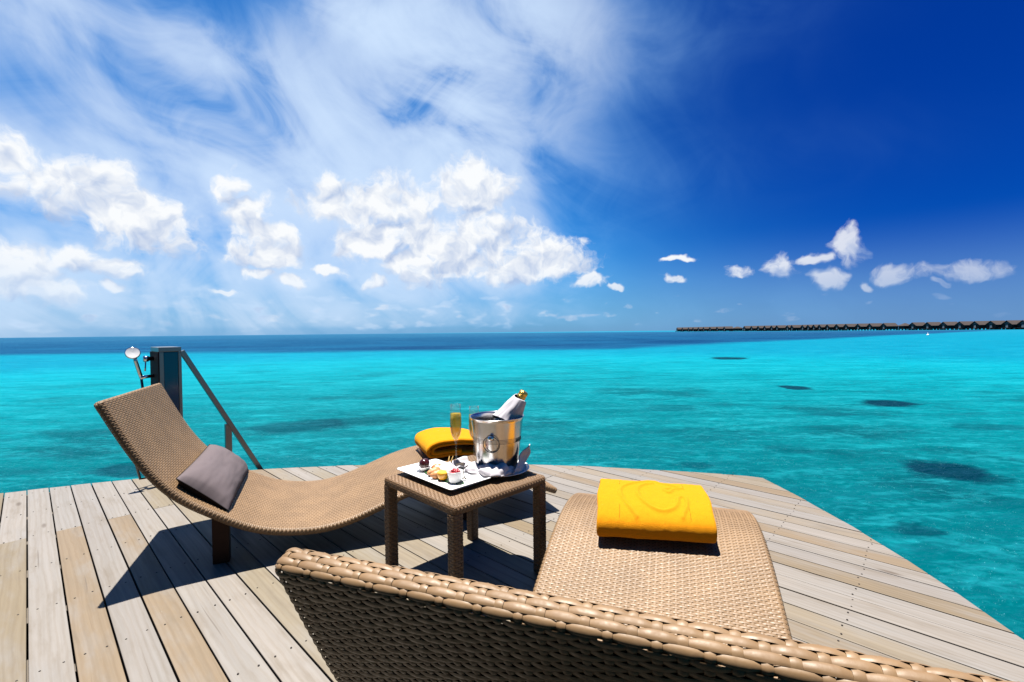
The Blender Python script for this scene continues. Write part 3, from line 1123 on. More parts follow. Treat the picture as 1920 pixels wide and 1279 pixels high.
# ------------------------------------------------------------------ cushion
def build_cushion():
    L, Hh, T = 0.64, 0.245, 0.118
    root = empty('cushion')
    n1, n2 = 70, 40
    for side in (1, -1):
        P = np.zeros((n1, n2, 3))
        for i in range(n1):
            for j in range(n2):
                a = -1 + 2 * i / (n1 - 1)
                b = -1 + 2 * j / (n2 - 1)
                # sides pull in between the corners
                x = a * (1 - 0.035 * (1 - b * b) * abs(a) ** 3) * Hh / 2
                y = b * (1 - 0.030 * (1 - a * a) * abs(b) ** 3) * L / 2
                d = max(0.0, (1 - abs(a) ** 2.6)) ** 0.55 * max(0.0, (1 - abs(b) ** 5)) ** 0.5
                z = T / 2 * d
                z += 0.004 * mnoise.noise(Vector((a * 2.2, b * 3.2, side * 3.0))) * d
                z += 0.003 * mnoise.noise(Vector((a * 6, b * 5, side))) * (1 - d * 0.6) * min(1, 4 * d)
                P[i, j] = (x, y, side * z)
        o = obj('cover' if side > 0 else 'underside', grid_mesh('cover', P), M_PILLOW if side > 0 else M_PILLOWD, root)
    # piping round the seam
    pts = []
    for t in range(161):
        th = 2 * math.pi * t / 160
        c, s_ = math.cos(th), math.sin(th)
        k = max(abs(c), abs(s_))
        a, b = c / k, s_ / k
        pts.append((a * (1 - 0.035 * (1 - b * b)) * Hh / 2, b * (1 - 0.03 * (1 - a * a)) * L / 2, 0))
    obj('seam', tube(pts, 0.0022, 6, 'seam', cap=False), M_PILLOWD, root)
    return root


cushion = build_cushion()
tilt = math.atan2(0.387 - 0.248, 0.395 - 0.235)
cs, cz = 0.308, 0.326
cushion.matrix_world = Matrix.Translation(on_lounger(LA_LOC, LA_ANG, cs, 0.0, cz)) @ Matrix.Rotation(LA_ANG, 4, 'Z') @ Matrix.Rotation(tilt * 1.02, 4, 'Y')
tag(cushion, 'mauve grey rectangular cushion across the low back of the far lounger', 'cushion')


# ------------------------------------------------------------------ towels
def seg_dist(px, py, poly):
    d = np.full(px.shape, 1e9)
    for (x0, y0), (x1, y1) in zip(poly[:-1], poly[1:]):
        dx, dy = x1 - x0, y1 - y0
        L2 = dx * dx + dy * dy + 1e-12
        t = np.clip(((px - x0) * dx + (py - y0) * dy) / L2, 0, 1)
        d = np.minimum(d, np.hypot(px - (x0 + t * dx), py - (y0 + t * dy)))
    return d


def smooth_poly(pts, it=3):
    for _ in range(it):
        q = [pts[0]]
        for a, b in zip(pts[:-1], pts[1:]):
            q += [(a[0] * .75 + b[0] * .25, a[1] * .75 + b[1] * .25), (a[0] * .25 + b[0] * .75, a[1] * .25 + b[1] * .75)]
        q.append(pts[-1])
        pts = q
    return pts


def towel(width, depth, height, turns, thick, emblem=None, conform=None, seed=1, name='towel', open_start=0.0):
    """towel folded flat into a squarish roll: spiral in (y,z), extruded along x"""
    na, nx = (int(300 * turns), 200) if emblem else (int(150 * turns), 70)
    t = np.linspace(0, turns, na)
    ang = 2 * math.pi * (t + open_start)
    step = thick * 1.03
    ry = depth / 2 - t * step
    rz = height / 2 - t * step * 0.72
    ry = np.maximum(ry, 0.02)
    rz = np.maximum(rz, thick * 0.55)
    c, s_ = np.cos(ang), np.sin(ang)
    e = 0.50 if emblem else 0.42
    yy = np.sign(c) * np.abs(c) ** e * ry
    zz = np.sign(s_) * np.abs(s_) ** (e * 1.25) * rz
    path = np.stack([yy, zz], 1)
    d = np.concatenate([[0], np.cumsum(np.linalg.norm(np.diff(path, axis=0), axis=1))])
    sN = np.linspace(0, d[-1], na)
    path = np.stack([np.interp(sN, d, path[:, 0]), np.interp(sN, d, path[:, 1])], 1)
    for _ in range(3):
        path[1:-1] = .25 * path[:-2] + .5 * path[1:-1] + .25 * path[2:]
    tg = np.gradient(path, axis=0)
    tg /= np.linalg.norm(tg, axis=1)[:, None] + 1e-9
    nr = np.stack([tg[:, 1], -tg[:, 0]], 1)       # outwards for a counterclockwise inward spiral
    x = np.linspace(-width / 2, width / 2, nx)
    Pn = np.zeros((na, nx, 3))
    fr = np.linspace(0, 1, na)
    outer = np.zeros((na, nx))
    for i in range(na):
        for j in range(nx):
            outer[i, j] = 0.0022 * mnoise.noise(Vector((x[j] * 14 + seed, path[i, 0] * 14, path[i, 1] * 14 + i * 0.004))) + 0.0008 * mnoise.noise(Vector((x[j] * 60, path[i, 0] * 60 + seed, path[i, 1] * 60)))
    if emblem:
        X, Yg = np.meshgrid(x, path[:, 0])
        topm = ((path[:, 1] > 0) | (path[:, 0] < -depth * 0.42))[:, None] & (fr[:, None] < 1.02 / turns)
        # fold the front face down flat so the emblem runs over the edge
        Yv = np.where(path[:, 0] < -depth * 0.47, path[:, 0] - np.maximum(0, height / 2 - path[:, 1]) * 0.8, path[:, 0])[:, None] * np.ones((1, nx))
        g = np.zeros_like(X)
        for poly in emblem:
            dd = seg_dist(X, Yv, smooth_poly(poly, 2))
            g = np.maximum(g, np.exp(-(dd / 0.0072) ** 2))
        outer = outer + np.where(topm, g * 0.0062, 0) * np.clip((path[:, 1] + height * 0.42) / (height * 0.4), 0, 1)[:, None]
    endr = 1.0 - 0.0 * x
    hw = np.minimum(1.0, (width / 2 - np.abs(x)) / (thick * 0.5))
    rnd_end = np.sqrt(np.clip(1 - (1 - np.clip(hw, 0, 1)) ** 2, 0, 1))
    surf = []
    for sgn in (1, -1):
        off = (thick / 2 * (0.15 + 0.85 * rnd_end))[None, :] * sgn * np.ones((na, 1)) + (outer if sgn > 0 else 0)
        Q = np.zeros((na, nx, 3))
        Q[..., 0] = x[None, :] + 0.003 * np.sin(path[:, 0] * 30 + seed)[:, None] * np.sign(x)[None, :] * (np.abs(x) > width * 0.3)[None, :]
        Q[..., 1] = path[:, 0][:, None] + nr[:, 0][:, None] * off
        Q[..., 2] = path[:, 1][:, None] + nr[:, 1][:, None] * off
        surf.append(Q)
    # join both sides into one ring across x
    ring = np.concatenate([surf[0], surf[1][:, ::-1]], axis=1)
    if conform is not None:
        ring[..., 2] += conform(ring[..., 0], ring[..., 1])
    me = grid_mesh(name, ring, False, True)
    return me


# emblem of the near towel: raised outline, read off the towel's top face (x along the width, y from front to back)
def emb(pts):
    TL, TR, BL, BR = (235, 165), (1140, 255), (175, 530), (1180, 615)
    w, dp = 0.40, 0.335
    res = []
    for (px, py) in pts:
        u, v = 0.5, 0.5
        for _ in range(25):
            x = (1 - v) * ((1 - u) * BL[0] + u * BR[0]) + v * ((1 - u) * TL[0] + u * TR[0])
            y = (1 - v) * ((1 - u) * BL[1] + u * BR[1]) + v * ((1 - u) * TL[1] + u * TR[1])
            u += (px - x) / 950.0
            v -= (py - y) / 365.0
        res.append(((u - 0.5) * w, (0.21 + 0.73 * v - 0.5) * dp))
    return res


EMBLEM = [emb([(520, 625), (440, 540), (400, 460), (395, 390), (430, 335), (520, 295), (620, 268), (690, 235), (735, 255), (760, 290), (850, 320), (930, 365), (955, 378)]),
          emb([(955, 378), (880, 388), (855, 405), (830, 440), (780, 380), (850, 375)]),
          emb([(700, 300), (610, 320), (560, 365), (548, 430), (570, 490), (620, 550), (690, 595), (780, 612), (860, 590), (890, 545), (895, 500), (930, 480), (965, 500), (970, 570), (915, 650)])]

tw1_s, tw1_lat = 1.372, 0.012
TW_ROT = LB_ANG - R(90) + R(6)


def conf1(x, y):
    # towel axes to lounger axes (they differ by a few degrees)
    a = R(6)
    s_ = tw1_s + y * math.cos(a) + x * math.sin(a)
    return np.interp(s_, PS, PZ) - prof_z(tw1_s)


tw = obj('folded_towel', towel(0.40, 0.340, 0.092, 1.9, 0.019, EMBLEM, conf1, 2, 'folded_towel', open_start=0.25 * 0), M_YELLOW)
tw.matrix_world = Matrix.Translation(on_lounger(LB_LOC, LB_ANG, tw1_s, tw1_lat, prof_z(tw1_s) + 0.0605)) @ Matrix.Rotation(TW_ROT, 4, 'Z')
tag(tw, 'folded yellow towel with a raised dolphin emblem on the nearest lounger', 'towel', 'yellow pool towels')

tw2_s, tw2_lat = 1.515, 0.09


def conf2(x, y):
    return np.interp(tw2_s + y, PS, PZ) - prof_z(tw2_s)


tw2 = obj('folded_towel', towel(0.36, 0.40, 0.092, 1.75, 0.021, None, conf2, 9, 'folded_towel'), M_YELLOW)
tw2.matrix_world = Matrix.Translation(on_lounger(LA_LOC, LA_ANG, tw2_s, tw2_lat, prof_z(tw2_s) + 0.064)) @ Matrix.Rotation(LA_ANG - R(90), 4, 'Z')
tag(tw2, 'rolled yellow towel behind the champagne glasses on the far lounger', 'towel', 'yellow pool towels')


# ------------------------------------------------------------------ side table
TBL = Vector((-0.203, 1.889, 0))
TROT = R(44.6)
TS, TH, TT = 0.486, 0.402, 0.034
table = empty('side_table', TBL, TROT)
tag(table, 'square brown wicker side table between the two loungers', 'side table')
xs = np.linspace(-TS / 2 + TT / 2, TS / 2 - TT / 2, 300)
topc = np.stack([xs, np.full(300, TH)], 1)
Wt = Weave(closed_path(topc, TT), TS, TT / 2 * 0.98, 0.0140, 0.0078, 0.0015)
V1, F1 = strips(Wt.row_strips(np.arange(Wt.rows), 6, 4))
V2, F2 = strips(Wt.col_strips(3, 0.0068))
o = obj('woven_top', np_mesh('woven_top', np.concatenate([V1, V2]), np.concatenate([F1, F2 + len(V1)])), M_WICKER_T, table)
tag(o, kind='stuff')
obj('core_board', box_me('core_board', -TS / 2 + 0.012, TS / 2 - 0.012, -TS / 2 + 0.012, TS / 2 - 0.012, TH - TT + 0.006, TH - 0.0055), M_LEGWOOD, table)


def woven_leg(h, w):
    """rings of strand round a square post, over and under four uprights a side"""
    rr = 0.010
    n = 160
    a = np.linspace(0, 2 * math.pi, n + 1)
    # rounded square
    c, s_ = np.cos(a), np.sin(a)
    e = 0.35
    bx, by = np.sign(c) * np.abs(c) ** e * w / 2, np.sign(s_) * np.abs(s_) ** e * w / 2
    d = np.concatenate([[0], np.cumsum(np.hypot(np.diff(bx), np.diff(by)))])
    u = np.linspace(0, d[-1], 97)
    bx, by = np.interp(u, d, bx), np.interp(u, d, by)
    nrm = np.stack([bx, by], 1)
    nrm = np.sign(nrm) * np.abs(nrm) ** 3
    nrm /= np.linalg.norm(nrm, axis=1)[:, None]
    rows = int(h / 0.0098)
    pr = h / rows
    k = np.arange(rows)
    ph = np.cos(math.pi * u[None, :] / (d[-1] / 12) + math.pi * k[:, None])
    wave = 0.0018 * (1 - 2 * ((1 - ph) / 2) ** 2.2)
    v = np.linspace(-.5, .5, 4)
    th = 0.0015 * (1 - (2 * v) ** 2)
    hh = wave[..., None] + th
    P = np.zeros((rows, 97, 4, 3))
    P[..., 0] = bx[None, :, None] + nrm[None, :, 0, None] * hh
    P[..., 1] = by[None, :, None] + nrm[None, :, 1, None] * hh
    P[..., 2] = ((k[:, None, None] + .5) * pr + v * pr * 0.97)
    V, F = strips(P)
    # uprights
    Q = []
    for j in range(12):
        uc = j * d[-1] / 12
        x, y = np.interp(uc, u, bx), np.interp(uc, u, by)
        nx, ny = np.interp(uc, u, nrm[:, 0]), np.interp(uc, u, nrm[:, 1])
        z = np.linspace(0, h, rows * 3 + 1)
        wv = -0.0017 * np.cos(math.pi * (z / pr - .5) + math.pi * j) + 0.0008
        q = np.zeros((len(z), 3, 3))
        for m, vv in enumerate((-0.0034, 0, 0.0034)):
            q[:, m, 0] = x + nx * wv - ny * vv
            q[:, m, 1] = y + ny * wv + nx * vv
            q[:, m, 2] = z
        Q.append(q)
    V2, F2 = strips(np.array(Q))
    return np_mesh('leg', np.concatenate([V, V2]), np.concatenate([F, F2 + len(V)]))


leg_me = woven_leg(TH - TT + 0.002, 0.040)
leg_core = box_me('leg_core', -0.0175, 0.0175, -0.0175, 0.0175, 0.001, TH - TT + 0.004)
for sx in (-1, 1):
    for sy in (-1, 1):
        p = (sx * (TS / 2 - 0.024), sy * (TS / 2 - 0.024), 0.0015)
        lg = obj('leg', leg_me, M_WICKER_T, table, p)
        obj('leg_core', leg_core, M_LEGWOOD, lg)
TZ = TH + 0.0038            # top of the weave


def on_table(px, py):
    """table plan position -> world, px along the table's first edge, py along the second"""
    c, s_ = math.cos(TROT), math.sin(TROT)
    return Vector((TBL.x + c * px - s_ * py, TBL.y + s_ * px + c * py, TZ))


# ------------------------------------------------------------------ things on the table
def square_plate(lx, ly):
    """rectangular plate with a raised sloping rim and a foot"""
    def ring(a, b, z, n=9):
        r = 0.012
        pts = []
        for cx, cy, a0 in ((a - r, b - r, 0), (-a + r, b - r, 90), (-a + r, -b + r, 180), (a - r, -b + r, 270)):
            for t in range(n):
                an = R(a0 + 90 * t / (n - 1))
                pts.append((cx + r * math.cos(an), cy + r * math.sin(an), z))
        return pts
    a, b = lx / 2, ly / 2
    rings = [ring(a - 0.035, b - 0.035, 0.0), ring(a - 0.032, b - 0.032, 0.008), ring(a - 0.004, b - 0.004, 0.0175), ring(a, b, 0.0195), ring(a - 0.001, b - 0.001, 0.0225),
             ring(a - 0.004, b - 0.004, 0.0228), ring(a - 0.020, b - 0.020, 0.0165), ring(a - 0.028, b - 0.028, 0.0135)]
    V = [p for r_ in rings for p in r_]
    n = len(rings[0])
    F = []
    for i in range(len(rings) - 1):
        for k in range(n):
            F.append((i * n + k, i * n + (k + 1) % n, (i + 1) * n + (k + 1) % n, (i + 1) * n + k))
    F.append(tuple(range(n - 1, -1, -1)))
    F.append(tuple((len(rings) - 1) * n + k for k in range(n)))
    return mesh('plate', V, F, True)


PLW, PLL = 0.205, 0.385
# plate corner nearest the camera and its two edges follow the table
pl_c = Vector((-0.229, 1.650, 0)) + Vector((math.cos(TROT), math.sin(TROT), 0)) * PLW / 2 + Vector((-math.sin(TROT), math.cos(TROT), 0)) * PLL / 2
plate = obj('serving_plate', square_plate(PLW, PLL), M_CERAMIC, None, (pl_c.x, pl_c.y, TZ), (0, 0, TROT))
tag(plate, 'long white rectangular plate of fruit and pastries on the side table', 'plate')
PZT = TZ + 0.0138


def on_plate(a, b, dz=0.0):
    """a across (-.5 .. .5), b along from the near end (0 .. 1)"""
    x, y = a * PLW, (b - 0.5) * PLL
    c, s_ = math.cos(TROT), math.sin(TROT)
    return Vector((pl_c.x + c * x - s_ * y, pl_c.y + s_ * x + c * y, PZT + dz))


def blob_me(name, r, sc=(1, 1, 1), amp=0.12, fr=2.0, seed=0, sub=3):
    bm = bmesh.new()
    bmesh.ops.create_icosphere(bm, subdivisions=sub, radius=1.0)
    for v in bm.verts:
        d = v.co.normalized()
        k = 1 + amp * mnoise.noise(d * fr + Vector((seed, seed * 2.3, 0)))
        v.co = Vector((d.x * sc[0], d.y * sc[1], d.z * sc[2])) * r * k
    return from_bm(bm, name, True)


# banana leaf under the food
P = np.zeros((30, 9, 3))
for i in range(30):
    for j in range(9):
        u, v = i / 29, -1 + 2 * j / 8
        w = 0.034 * (math.sin(math.pi * min(1, u * 0.98 + 0.02)) ** 0.45)
        P[i, j] = (v * w, (u - 0.5) * 0.25, 0.0016 + 0.002 * abs(v) + 0.0015 * math.sin(u * 9))
leaf = obj('banana_leaf', grid_mesh('banana_leaf', P), M_LEAF, None, on_plate(-0.10, 0.42, 0.0), (0, 0, TROT))
tag(leaf, 'strip of dark green leaf lying under the food on the plate', 'leaf')

ram = empty('ramekin', on_plate(-0.12, 0.20, 0.004))
tag(ram, 'small white ramekin of red berries at the near end of the plate', 'bowl')
obj('cup', lathe([(0.0, 0.0), (0.0215, 0.0), (0.0225, 0.002), (0.0305, 0.0385), (0.031, 0.041), (0.0295, 0.0415), (0.0285, 0.039), (0.0225, 0.022), (0.0, 0.020)], 40, 'cup'), M_CERAMIC, ram)
obj('jam', blob_me('jam', 0.0265, (1, 1, 0.22), 0.1, 4, 3), M_BERRY, ram, (0, 0, 0.033))
rb = random.Random(4)
for i in range(13):
    an, rr = rb.uniform(0, 6.28), rb.uniform(0.0, 0.020)
    o = obj('berry', blob_me('berry', 0.0062 + rb.uniform(-.001, .001), (1, 1, 0.95), 0.12, 5, i, 2), M_BERRY, ram, (rr * math.cos(an), rr * math.sin(an), 0.0405 + rb.uniform(-.002, .006) * (1 - rr / 0.022)))
spoon = empty('teaspoon', on_plate(0.075, 0.185, 0.004))
tag(spoon, 'little dark teaspoon leaning on the ramekin of berries', 'spoon')
obj('handle', tube([(0.002, -0.002, 0.002), (0.0, 0.0, 0.02), (-0.003, 0.002, 0.036), (0.004, 0.0, 0.046), (0.014, -0.004, 0.055)], [0.0035, 0.0022, 0.0020, 0.0022, 0.0034], 10, 'handle'), M_STEEL_ENG, spoon)
obj('bowl', blob_me('bowl', 0.010, (1, 0.7, 0.35), 0.0, 1, 0), M_STEEL_ENG, spoon, (0.002, -0.002, 0.004))

og = empty('orange_half', on_plate(-0.20, 0.34, 0.003))
tag(og, 'halved orange between the ramekin and the pastries', 'fruit')
obj('peel', lathe([(0.0, 0.0), (0.012, 0.0008), (0.020, 0.008), (0.0235, 0.020), (0.0238, 0.029), (0.0225, 0.0308)], 32, 'peel'), M_ORANGE, og)
obj('flesh', lathe([(0.0225, 0.0305), (0.018, 0.0318), (0.008, 0.0324), (0.0, 0.0322)], 32, 'flesh'), M_ORANGE, og)

# two rolled pastries
for i, (a, b, rz, lab) in enumerate([(-0.18, 0.455, 18, 'golden rolled pastry lying beside the halved orange'), (-0.14, 0.56, 34, 'golden rolled pastry lying nearer the dish of dark fruit')]):
    pts, rad = [], []
    for t in range(15):
        u = t / 14
        pts.append((0.062 * (u - 0.5), 0.010 * math.sin(math.pi * u), 0.0))
        rad.append(0.0045 + 0.0125 * math.sin(math.pi * u) ** 0.7 * (1 + 0.12 * math.cos(u * 26)))
    o = obj('pastry', tube(pts, rad, 16, 'pastry'), M_PASTRY, None, on_plate(a, b, 0.0165), (0, R(4), TROT + R(rz + 150)))
    tag(o, lab, 'pastry', 'pastries on the plate')
o = obj('papaya_piece', blob_me('papaya_piece', 0.021, (1.1, 0.85, 0.8), 0.18, 2.5, 5), M_PAPAYA, None, on_plate(0.04, 0.625, 0.0165))
tag(o, 'chunk of orange papaya behind the pastries', 'fruit')
dish = obj('sauce_dish', lathe([(0.0, 0.0), (0.016, 0.0), (0.018, 0.003), (0.030, 0.013), (0.034, 0.018), (0.0325, 0.0188), (0.027, 0.0135), (0.014, 0.006), (0.0, 0.0055)], 36, 'sauce_dish'), M_CERAMIC, None, on_plate(-0.10, 0.765, 0.001))
tag(dish, 'small round white dish at the far end of the plate', 'dish')
df = empty('dark_fruit', on_plate(-0.09, 0.765, 0.0055))
tag(df, 'glossy dark plum with a wooden pick in a small dish', 'fruit')
obj('flesh', blob_me('flesh', 0.0225, (1.0, 1.0, 0.98), 0.08, 2, 8), M_DARKFRUIT, df, (0, 0, 0.0235))
obj('pick', tube([(-0.004, 0.004, 0.040), (-0.020, 0.018, 0.066), (-0.031, 0.027, 0.083)], [0.004, 0.006, 0.0068], 8, 'pick', flat=0.45), M_LEGWOOD, df)
# dried fruit sticks fanning up behind the papaya
st = empty('bread_stick', on_plate(0.22, 0.60, 0.002))
tag(st, 'two pale yellow twisted sticks standing behind the papaya', 'garnish')
obj('stick', tube([(0, 0, 0), (0.004, 0.004, 0.016), (0.012, 0.008, 0.034), (0.015, 0.009, 0.056)], [0.0055, 0.0062, 0.0040, 0.0012], 8, 'stick'), M_STRAW, st)
obj('stick', tube([(0.004, -0.002, 0), (0.012, 0.0, 0.016), (0.024, 0.002, 0.034), (0.032, 0.0, 0.058)], [0.0045, 0.0055, 0.0040, 0.0012], 8, 'stick'), M_STRAW, st)


# ice bucket on its round under-plate
BK = Vector((-0.068, 1.948, TZ))
saucer = obj('under_plate', lathe([(0.0, 0.0), (0.085, 0.0), (0.090, 0.003), (0.130, 0.0135), (0.137, 0.0165), (0.136, 0.0185), (0.128, 0.0165), (0.088, 0.0065), (0.0, 0.006)], 72, 'under_plate'), M_CERAMIC, None, BK)
tag(saucer, 'round white plate standing under the ice bucket', 'plate')
BH = 0.232


def bk_r(z):
    return 0.0835 + (0.113 - 0.0835) * (z / BH) ** 0.92


bucket = empty('champagne_bucket', BK + Vector((0, 0, 0.0068)))
tag(bucket, 'polished steel champagne bucket with a ring handle on the side table', 'bucket')
pr_ = [(0.0, 0.0), (0.080, 0.0), (0.0835, 0.003)]
pr_ += [(bk_r(z), z) for z in np.linspace(0.006, BH - 0.008, 26)]
pr_ += [(0.1145, BH - 0.005), (0.1165, BH - 0.002), (0.1160, BH), (0.1135, BH - 0.001)]
pr_ += [(bk_r(z) - 0.0022, z) for z in np.linspace(BH - 0.008, 0.012, 14)] + [(0.0, 0.010)]
obj('shell', lathe(pr_, 96, 'shell'), M_STEEL, bucket)
for i, z in enumerate((0.131, 0.1365, 0.142, 0.1475)):
    r0 = bk_r(z)
    obj('engraved_line', lathe([(r0 - 0.0002, z - 0.0009), (r0 + 0.0007, z - 0.0006), (r0 + 0.0007, z + 0.0006), (r0 - 0.0002, z + 0.0009)], 96, 'engraved_line'), M_STEEL_ENG, bucket)
obj('foot_band', lathe([(bk_r(0.012) - 0.0002, 0.008), (bk_r(0.012) + 0.0010, 0.010), (bk_r(0.018) + 0.0010, 0.017), (bk_r(0.018) - 0.0002, 0.019)], 96, 'foot_band'), M_STEEL_ENG, bucket)
for an in (R(-101), R(79)):
    dirv = Vector((math.cos(an), math.sin(an), 0))
    z = 0.158
    pos = dirv * (bk_r(z))
    kn = obj('handle_knob', lathe([(0.0, -0.003), (0.012, -0.003), (0.0125, 0.003), (0.0085, 0.006), (0.0085, 0.013), (0.0115, 0.016), (0.0115, 0.021), (0.007, 0.0245), (0.0, 0.025)], 28, 'handle_knob'), M_CHROME, bucket, pos + Vector((0, 0, z)))
    kn.rotation_euler = (Vector((dirv.x, dirv.y, 0.08))).to_track_quat('Z', 'Y').to_euler()
    rp = []
    for t in range(49):
        th = 2 * math.pi * t / 48
        rr = 0.034
        tang = Vector((-dirv.y, dirv.x, 0))
        zc = z - 0.026 + rr * math.cos(th)
        rad = bk_r(z - 0.026 + rr * math.cos(th)) + 0.0045 + 0.006 * (0.5 + 0.5 * math.cos(th))
        rp.append(dirv * rad + tang * (rr * math.sin(th)) + Vector((0, 0, zc)))
    rg = obj('ring_handle', tube(rp, 0.0019, 10, 'ring_handle', cap=False), M_STEEL_ENG, bucket)
# the lettering on the right flank is too small to read: a short engraved line of strokes
bm = bmesh.new()
rl = random.Random(3)
for i in range(11):
    an = R(-38 + i * 3.1)
    z0 = 0.140 + rl.uniform(-0.001, 0.001)
    hgt = rl.choice([0.018, 0.012, 0.016])
    dirv = Vector((math.cos(an), math.sin(an), 0))
    mt = Matrix.Translation(dirv * (bk_r(z0) + 0.0002) + Vector((0, 0, z0))) @ Matrix.Rotation(an, 4, 'Z')
    box_bm(bm, -0.0004, 0.0009, -0.0013, 0.0013, -hgt / 2, hgt / 2, 0, mt)
obj('engraving', from_bm(bm, 'engraving'), M_STEEL_ENG, bucket)

# bottle in the bucket, its neck wrapped in a napkin
bt0 = Vector((-0.112, 1.950, 0.500))
bt1 = Vector((0.052, 1.935, 0.748))
bax = (bt1 - bt0)
blen = bax.length
bottle = empty('champagne_bottle', bt0)
bottle.rotation_euler = bax.to_track_quat('Z', 'Y').to_euler()
tag(bottle, 'champagne bottle with gold foil neck leaning in the ice bucket', 'bottle')
obj('body', lathe([(0.0, 0.004), (0.030, 0.0), (0.043, 0.004), (0.044, 0.012), (0.044, 0.150), (0.040, 0.180), (0.028, 0.215), (0.019, 0.240), (0.0165, 0.262)], 40, 'body'), M_BOTTLE, bottle)
obj('foil_cap', lathe([(0.0185, 0.232), (0.0178, blen - 0.060), (0.0172, blen - 0.034), (0.0205, blen - 0.031), (0.0205, blen - 0.024), (0.0182, blen - 0.020), (0.0195, blen - 0.012), (0.0185, blen - 0.003), (0.014, blen), (0.0, blen)], 30, 'foil_cap'), M_GOLD, bottle)

# napkin round the neck: a cloth cone with a free flap
def neck_napkin():
    n1, n2 = 90, 34
    P = np.zeros((n1, n2, 3))
    for i in range(n1):
        th = -0.5 + 7.6 * i / (n1 - 1)
        for j in range(n2):
            v = j / (n2 - 1)
            z = blen - 0.036 - v * (0.120 + 0.018 * math.sin(th * 1.3 + 0.5))
            r = 0.0235 + 0.030 * v ** 0.85 + 0.0012 * th
            fold = mnoise.noise(Vector((math.cos(th) * 1.6, math.sin(th) * 1.6, v * 1.5 + th * 0.15)))
            r += (0.010 * fold + 0.006 * abs(mnoise.noise(Vector((math.cos(th) * 3.5, math.sin(th) * 3.5, v * 1.2))))) * (0.25 + v)
            z += 0.004 * math.sin(th * 2.1) * (1 - v)
            P[i, j] = (r * math.cos(th), r * math.sin(th), z)
    return grid_mesh('neck_napkin', P)


nk = obj('neck_napkin', neck_napkin(), M_NAPKIN, None, bt0, bax.to_track_quat('Z', 'Y').to_euler())
sm = nk.modifiers.new('thickness', 'SOLIDIFY')
sm.thickness = 0.0022
tag(nk, 'white napkin wrapped round the neck of the champagne bottle', 'napkin', 'white linen napkins')


# napkin tucked round the foot of the bucket: a crumpled roll in front, a corner standing up at the right
def crumpled_roll():
    n1, n2 = 130, 44
    P = np.zeros((n1, n2, 3))
    for i in range(n1):
        u = i / (n1 - 1)
        th = R(-172 + 128 * u)
        for j in range(n2):
            v = 2 * math.pi * j / n2
            ridge = abs(mnoise.noise(Vector((u * 7.0, math.cos(v) * 0.8, math.sin(v) * 0.8 + 3))))
            soft = mnoise.noise(Vector((u * 4.0 + 9, math.cos(v) * 0.7, math.sin(v) * 0.7)))
            rr = 0.024 + 0.007 * math.sin(u * 11 + 1) + 0.016 * ridge + 0.008 * soft
            rr *= min(1.0, 0.25 + 5 * u, 0.25 + 5 * (1 - u))
            rad = 0.114 + 0.008 * math.sin(u * 13) + rr * 1.15 * math.cos(v)
            rad = max(rad, 0.0855)
            z = 0.0225 + 0.012 * ridge + rr * (0.95 if math.sin(v) > 0 else 0.55) * math.sin(v)
            P[i, j] = (rad * math.cos(th), rad * math.sin(th), max(z, 0.0075 + max(0, rad - 0.09) * 0.27))
    return grid_mesh('roll', P, False, True)


def standing_corner():
    n1, n2 = 60, 40
    P = np.zeros((n1, n2, 3))
    for i in range(n1):
        u = i / (n1 - 1)
        th = R(-62 + 82 * u)
        tip = max(0.0, 1 - abs(u - 0.74) / (0.70 if u < 0.74 else 0.27)) ** 0.85
        for j in range(n2):
            v = j / (n2 - 1)
            lean = 0.100 + 0.024 * v + 0.012 * math.sin(u * 7 + v * 2) * (0.3 + v) + 0.020 * (1 - v) ** 2
            z = 0.016 + (0.010 + 0.088 * tip) * v + 0.006 * mnoise.noise(Vector((u * 5, v * 3, 1)))
            lean += 0.013 * abs(mnoise.noise(Vector((u * 5 + 2, v * 2, 7))))
            P[i, j] = (lean * math.cos(th), lean * math.sin(th), z)
    return grid_mesh('corner', P)


fn = empty('foot_napkin', BK)
obj('roll', crumpled_roll(), M_NAPKIN, fn)
o = obj('standing_corner', standing_corner(), M_NAPKIN, fn)
sm = o.modifiers.new('thickness', 'SOLIDIFY')
sm.thickness = 0.004
tag(fn, 'crumpled white napkin tucked round the foot of the ice bucket', 'napkin', 'white linen napkins')
# second, flat napkin between the plate and the glasses
P = np.zeros((50, 30, 3))
for i in range(50):
    for j in range(30):
        x, y = -0.085 + 0.17 * i / 49, -0.05 + 0.10 * j / 29
        z = 0.005 + 0.016 * abs(mnoise.noise(Vector((x * 26, y * 22, 2)))) + 0.016 * math.exp(-((y - 0.25 * x) / 0.012) ** 2)
        P[i, j] = (x, y + 0.012 * math.sin(x * 30), z + 0.012)
fl = obj('folded_napkin', grid_mesh('folded_napkin', P), M_NAPKIN, None, Vector((-0.262, 1.93, TZ + 0.012)), (0, 0, R(30)))
sm = fl.modifiers.new('thickness', 'SOLIDIFY')
sm.thickness = 0.003
tag(fl, 'loosely folded white napkin under the front champagne glass', 'napkin', 'white linen napkins')


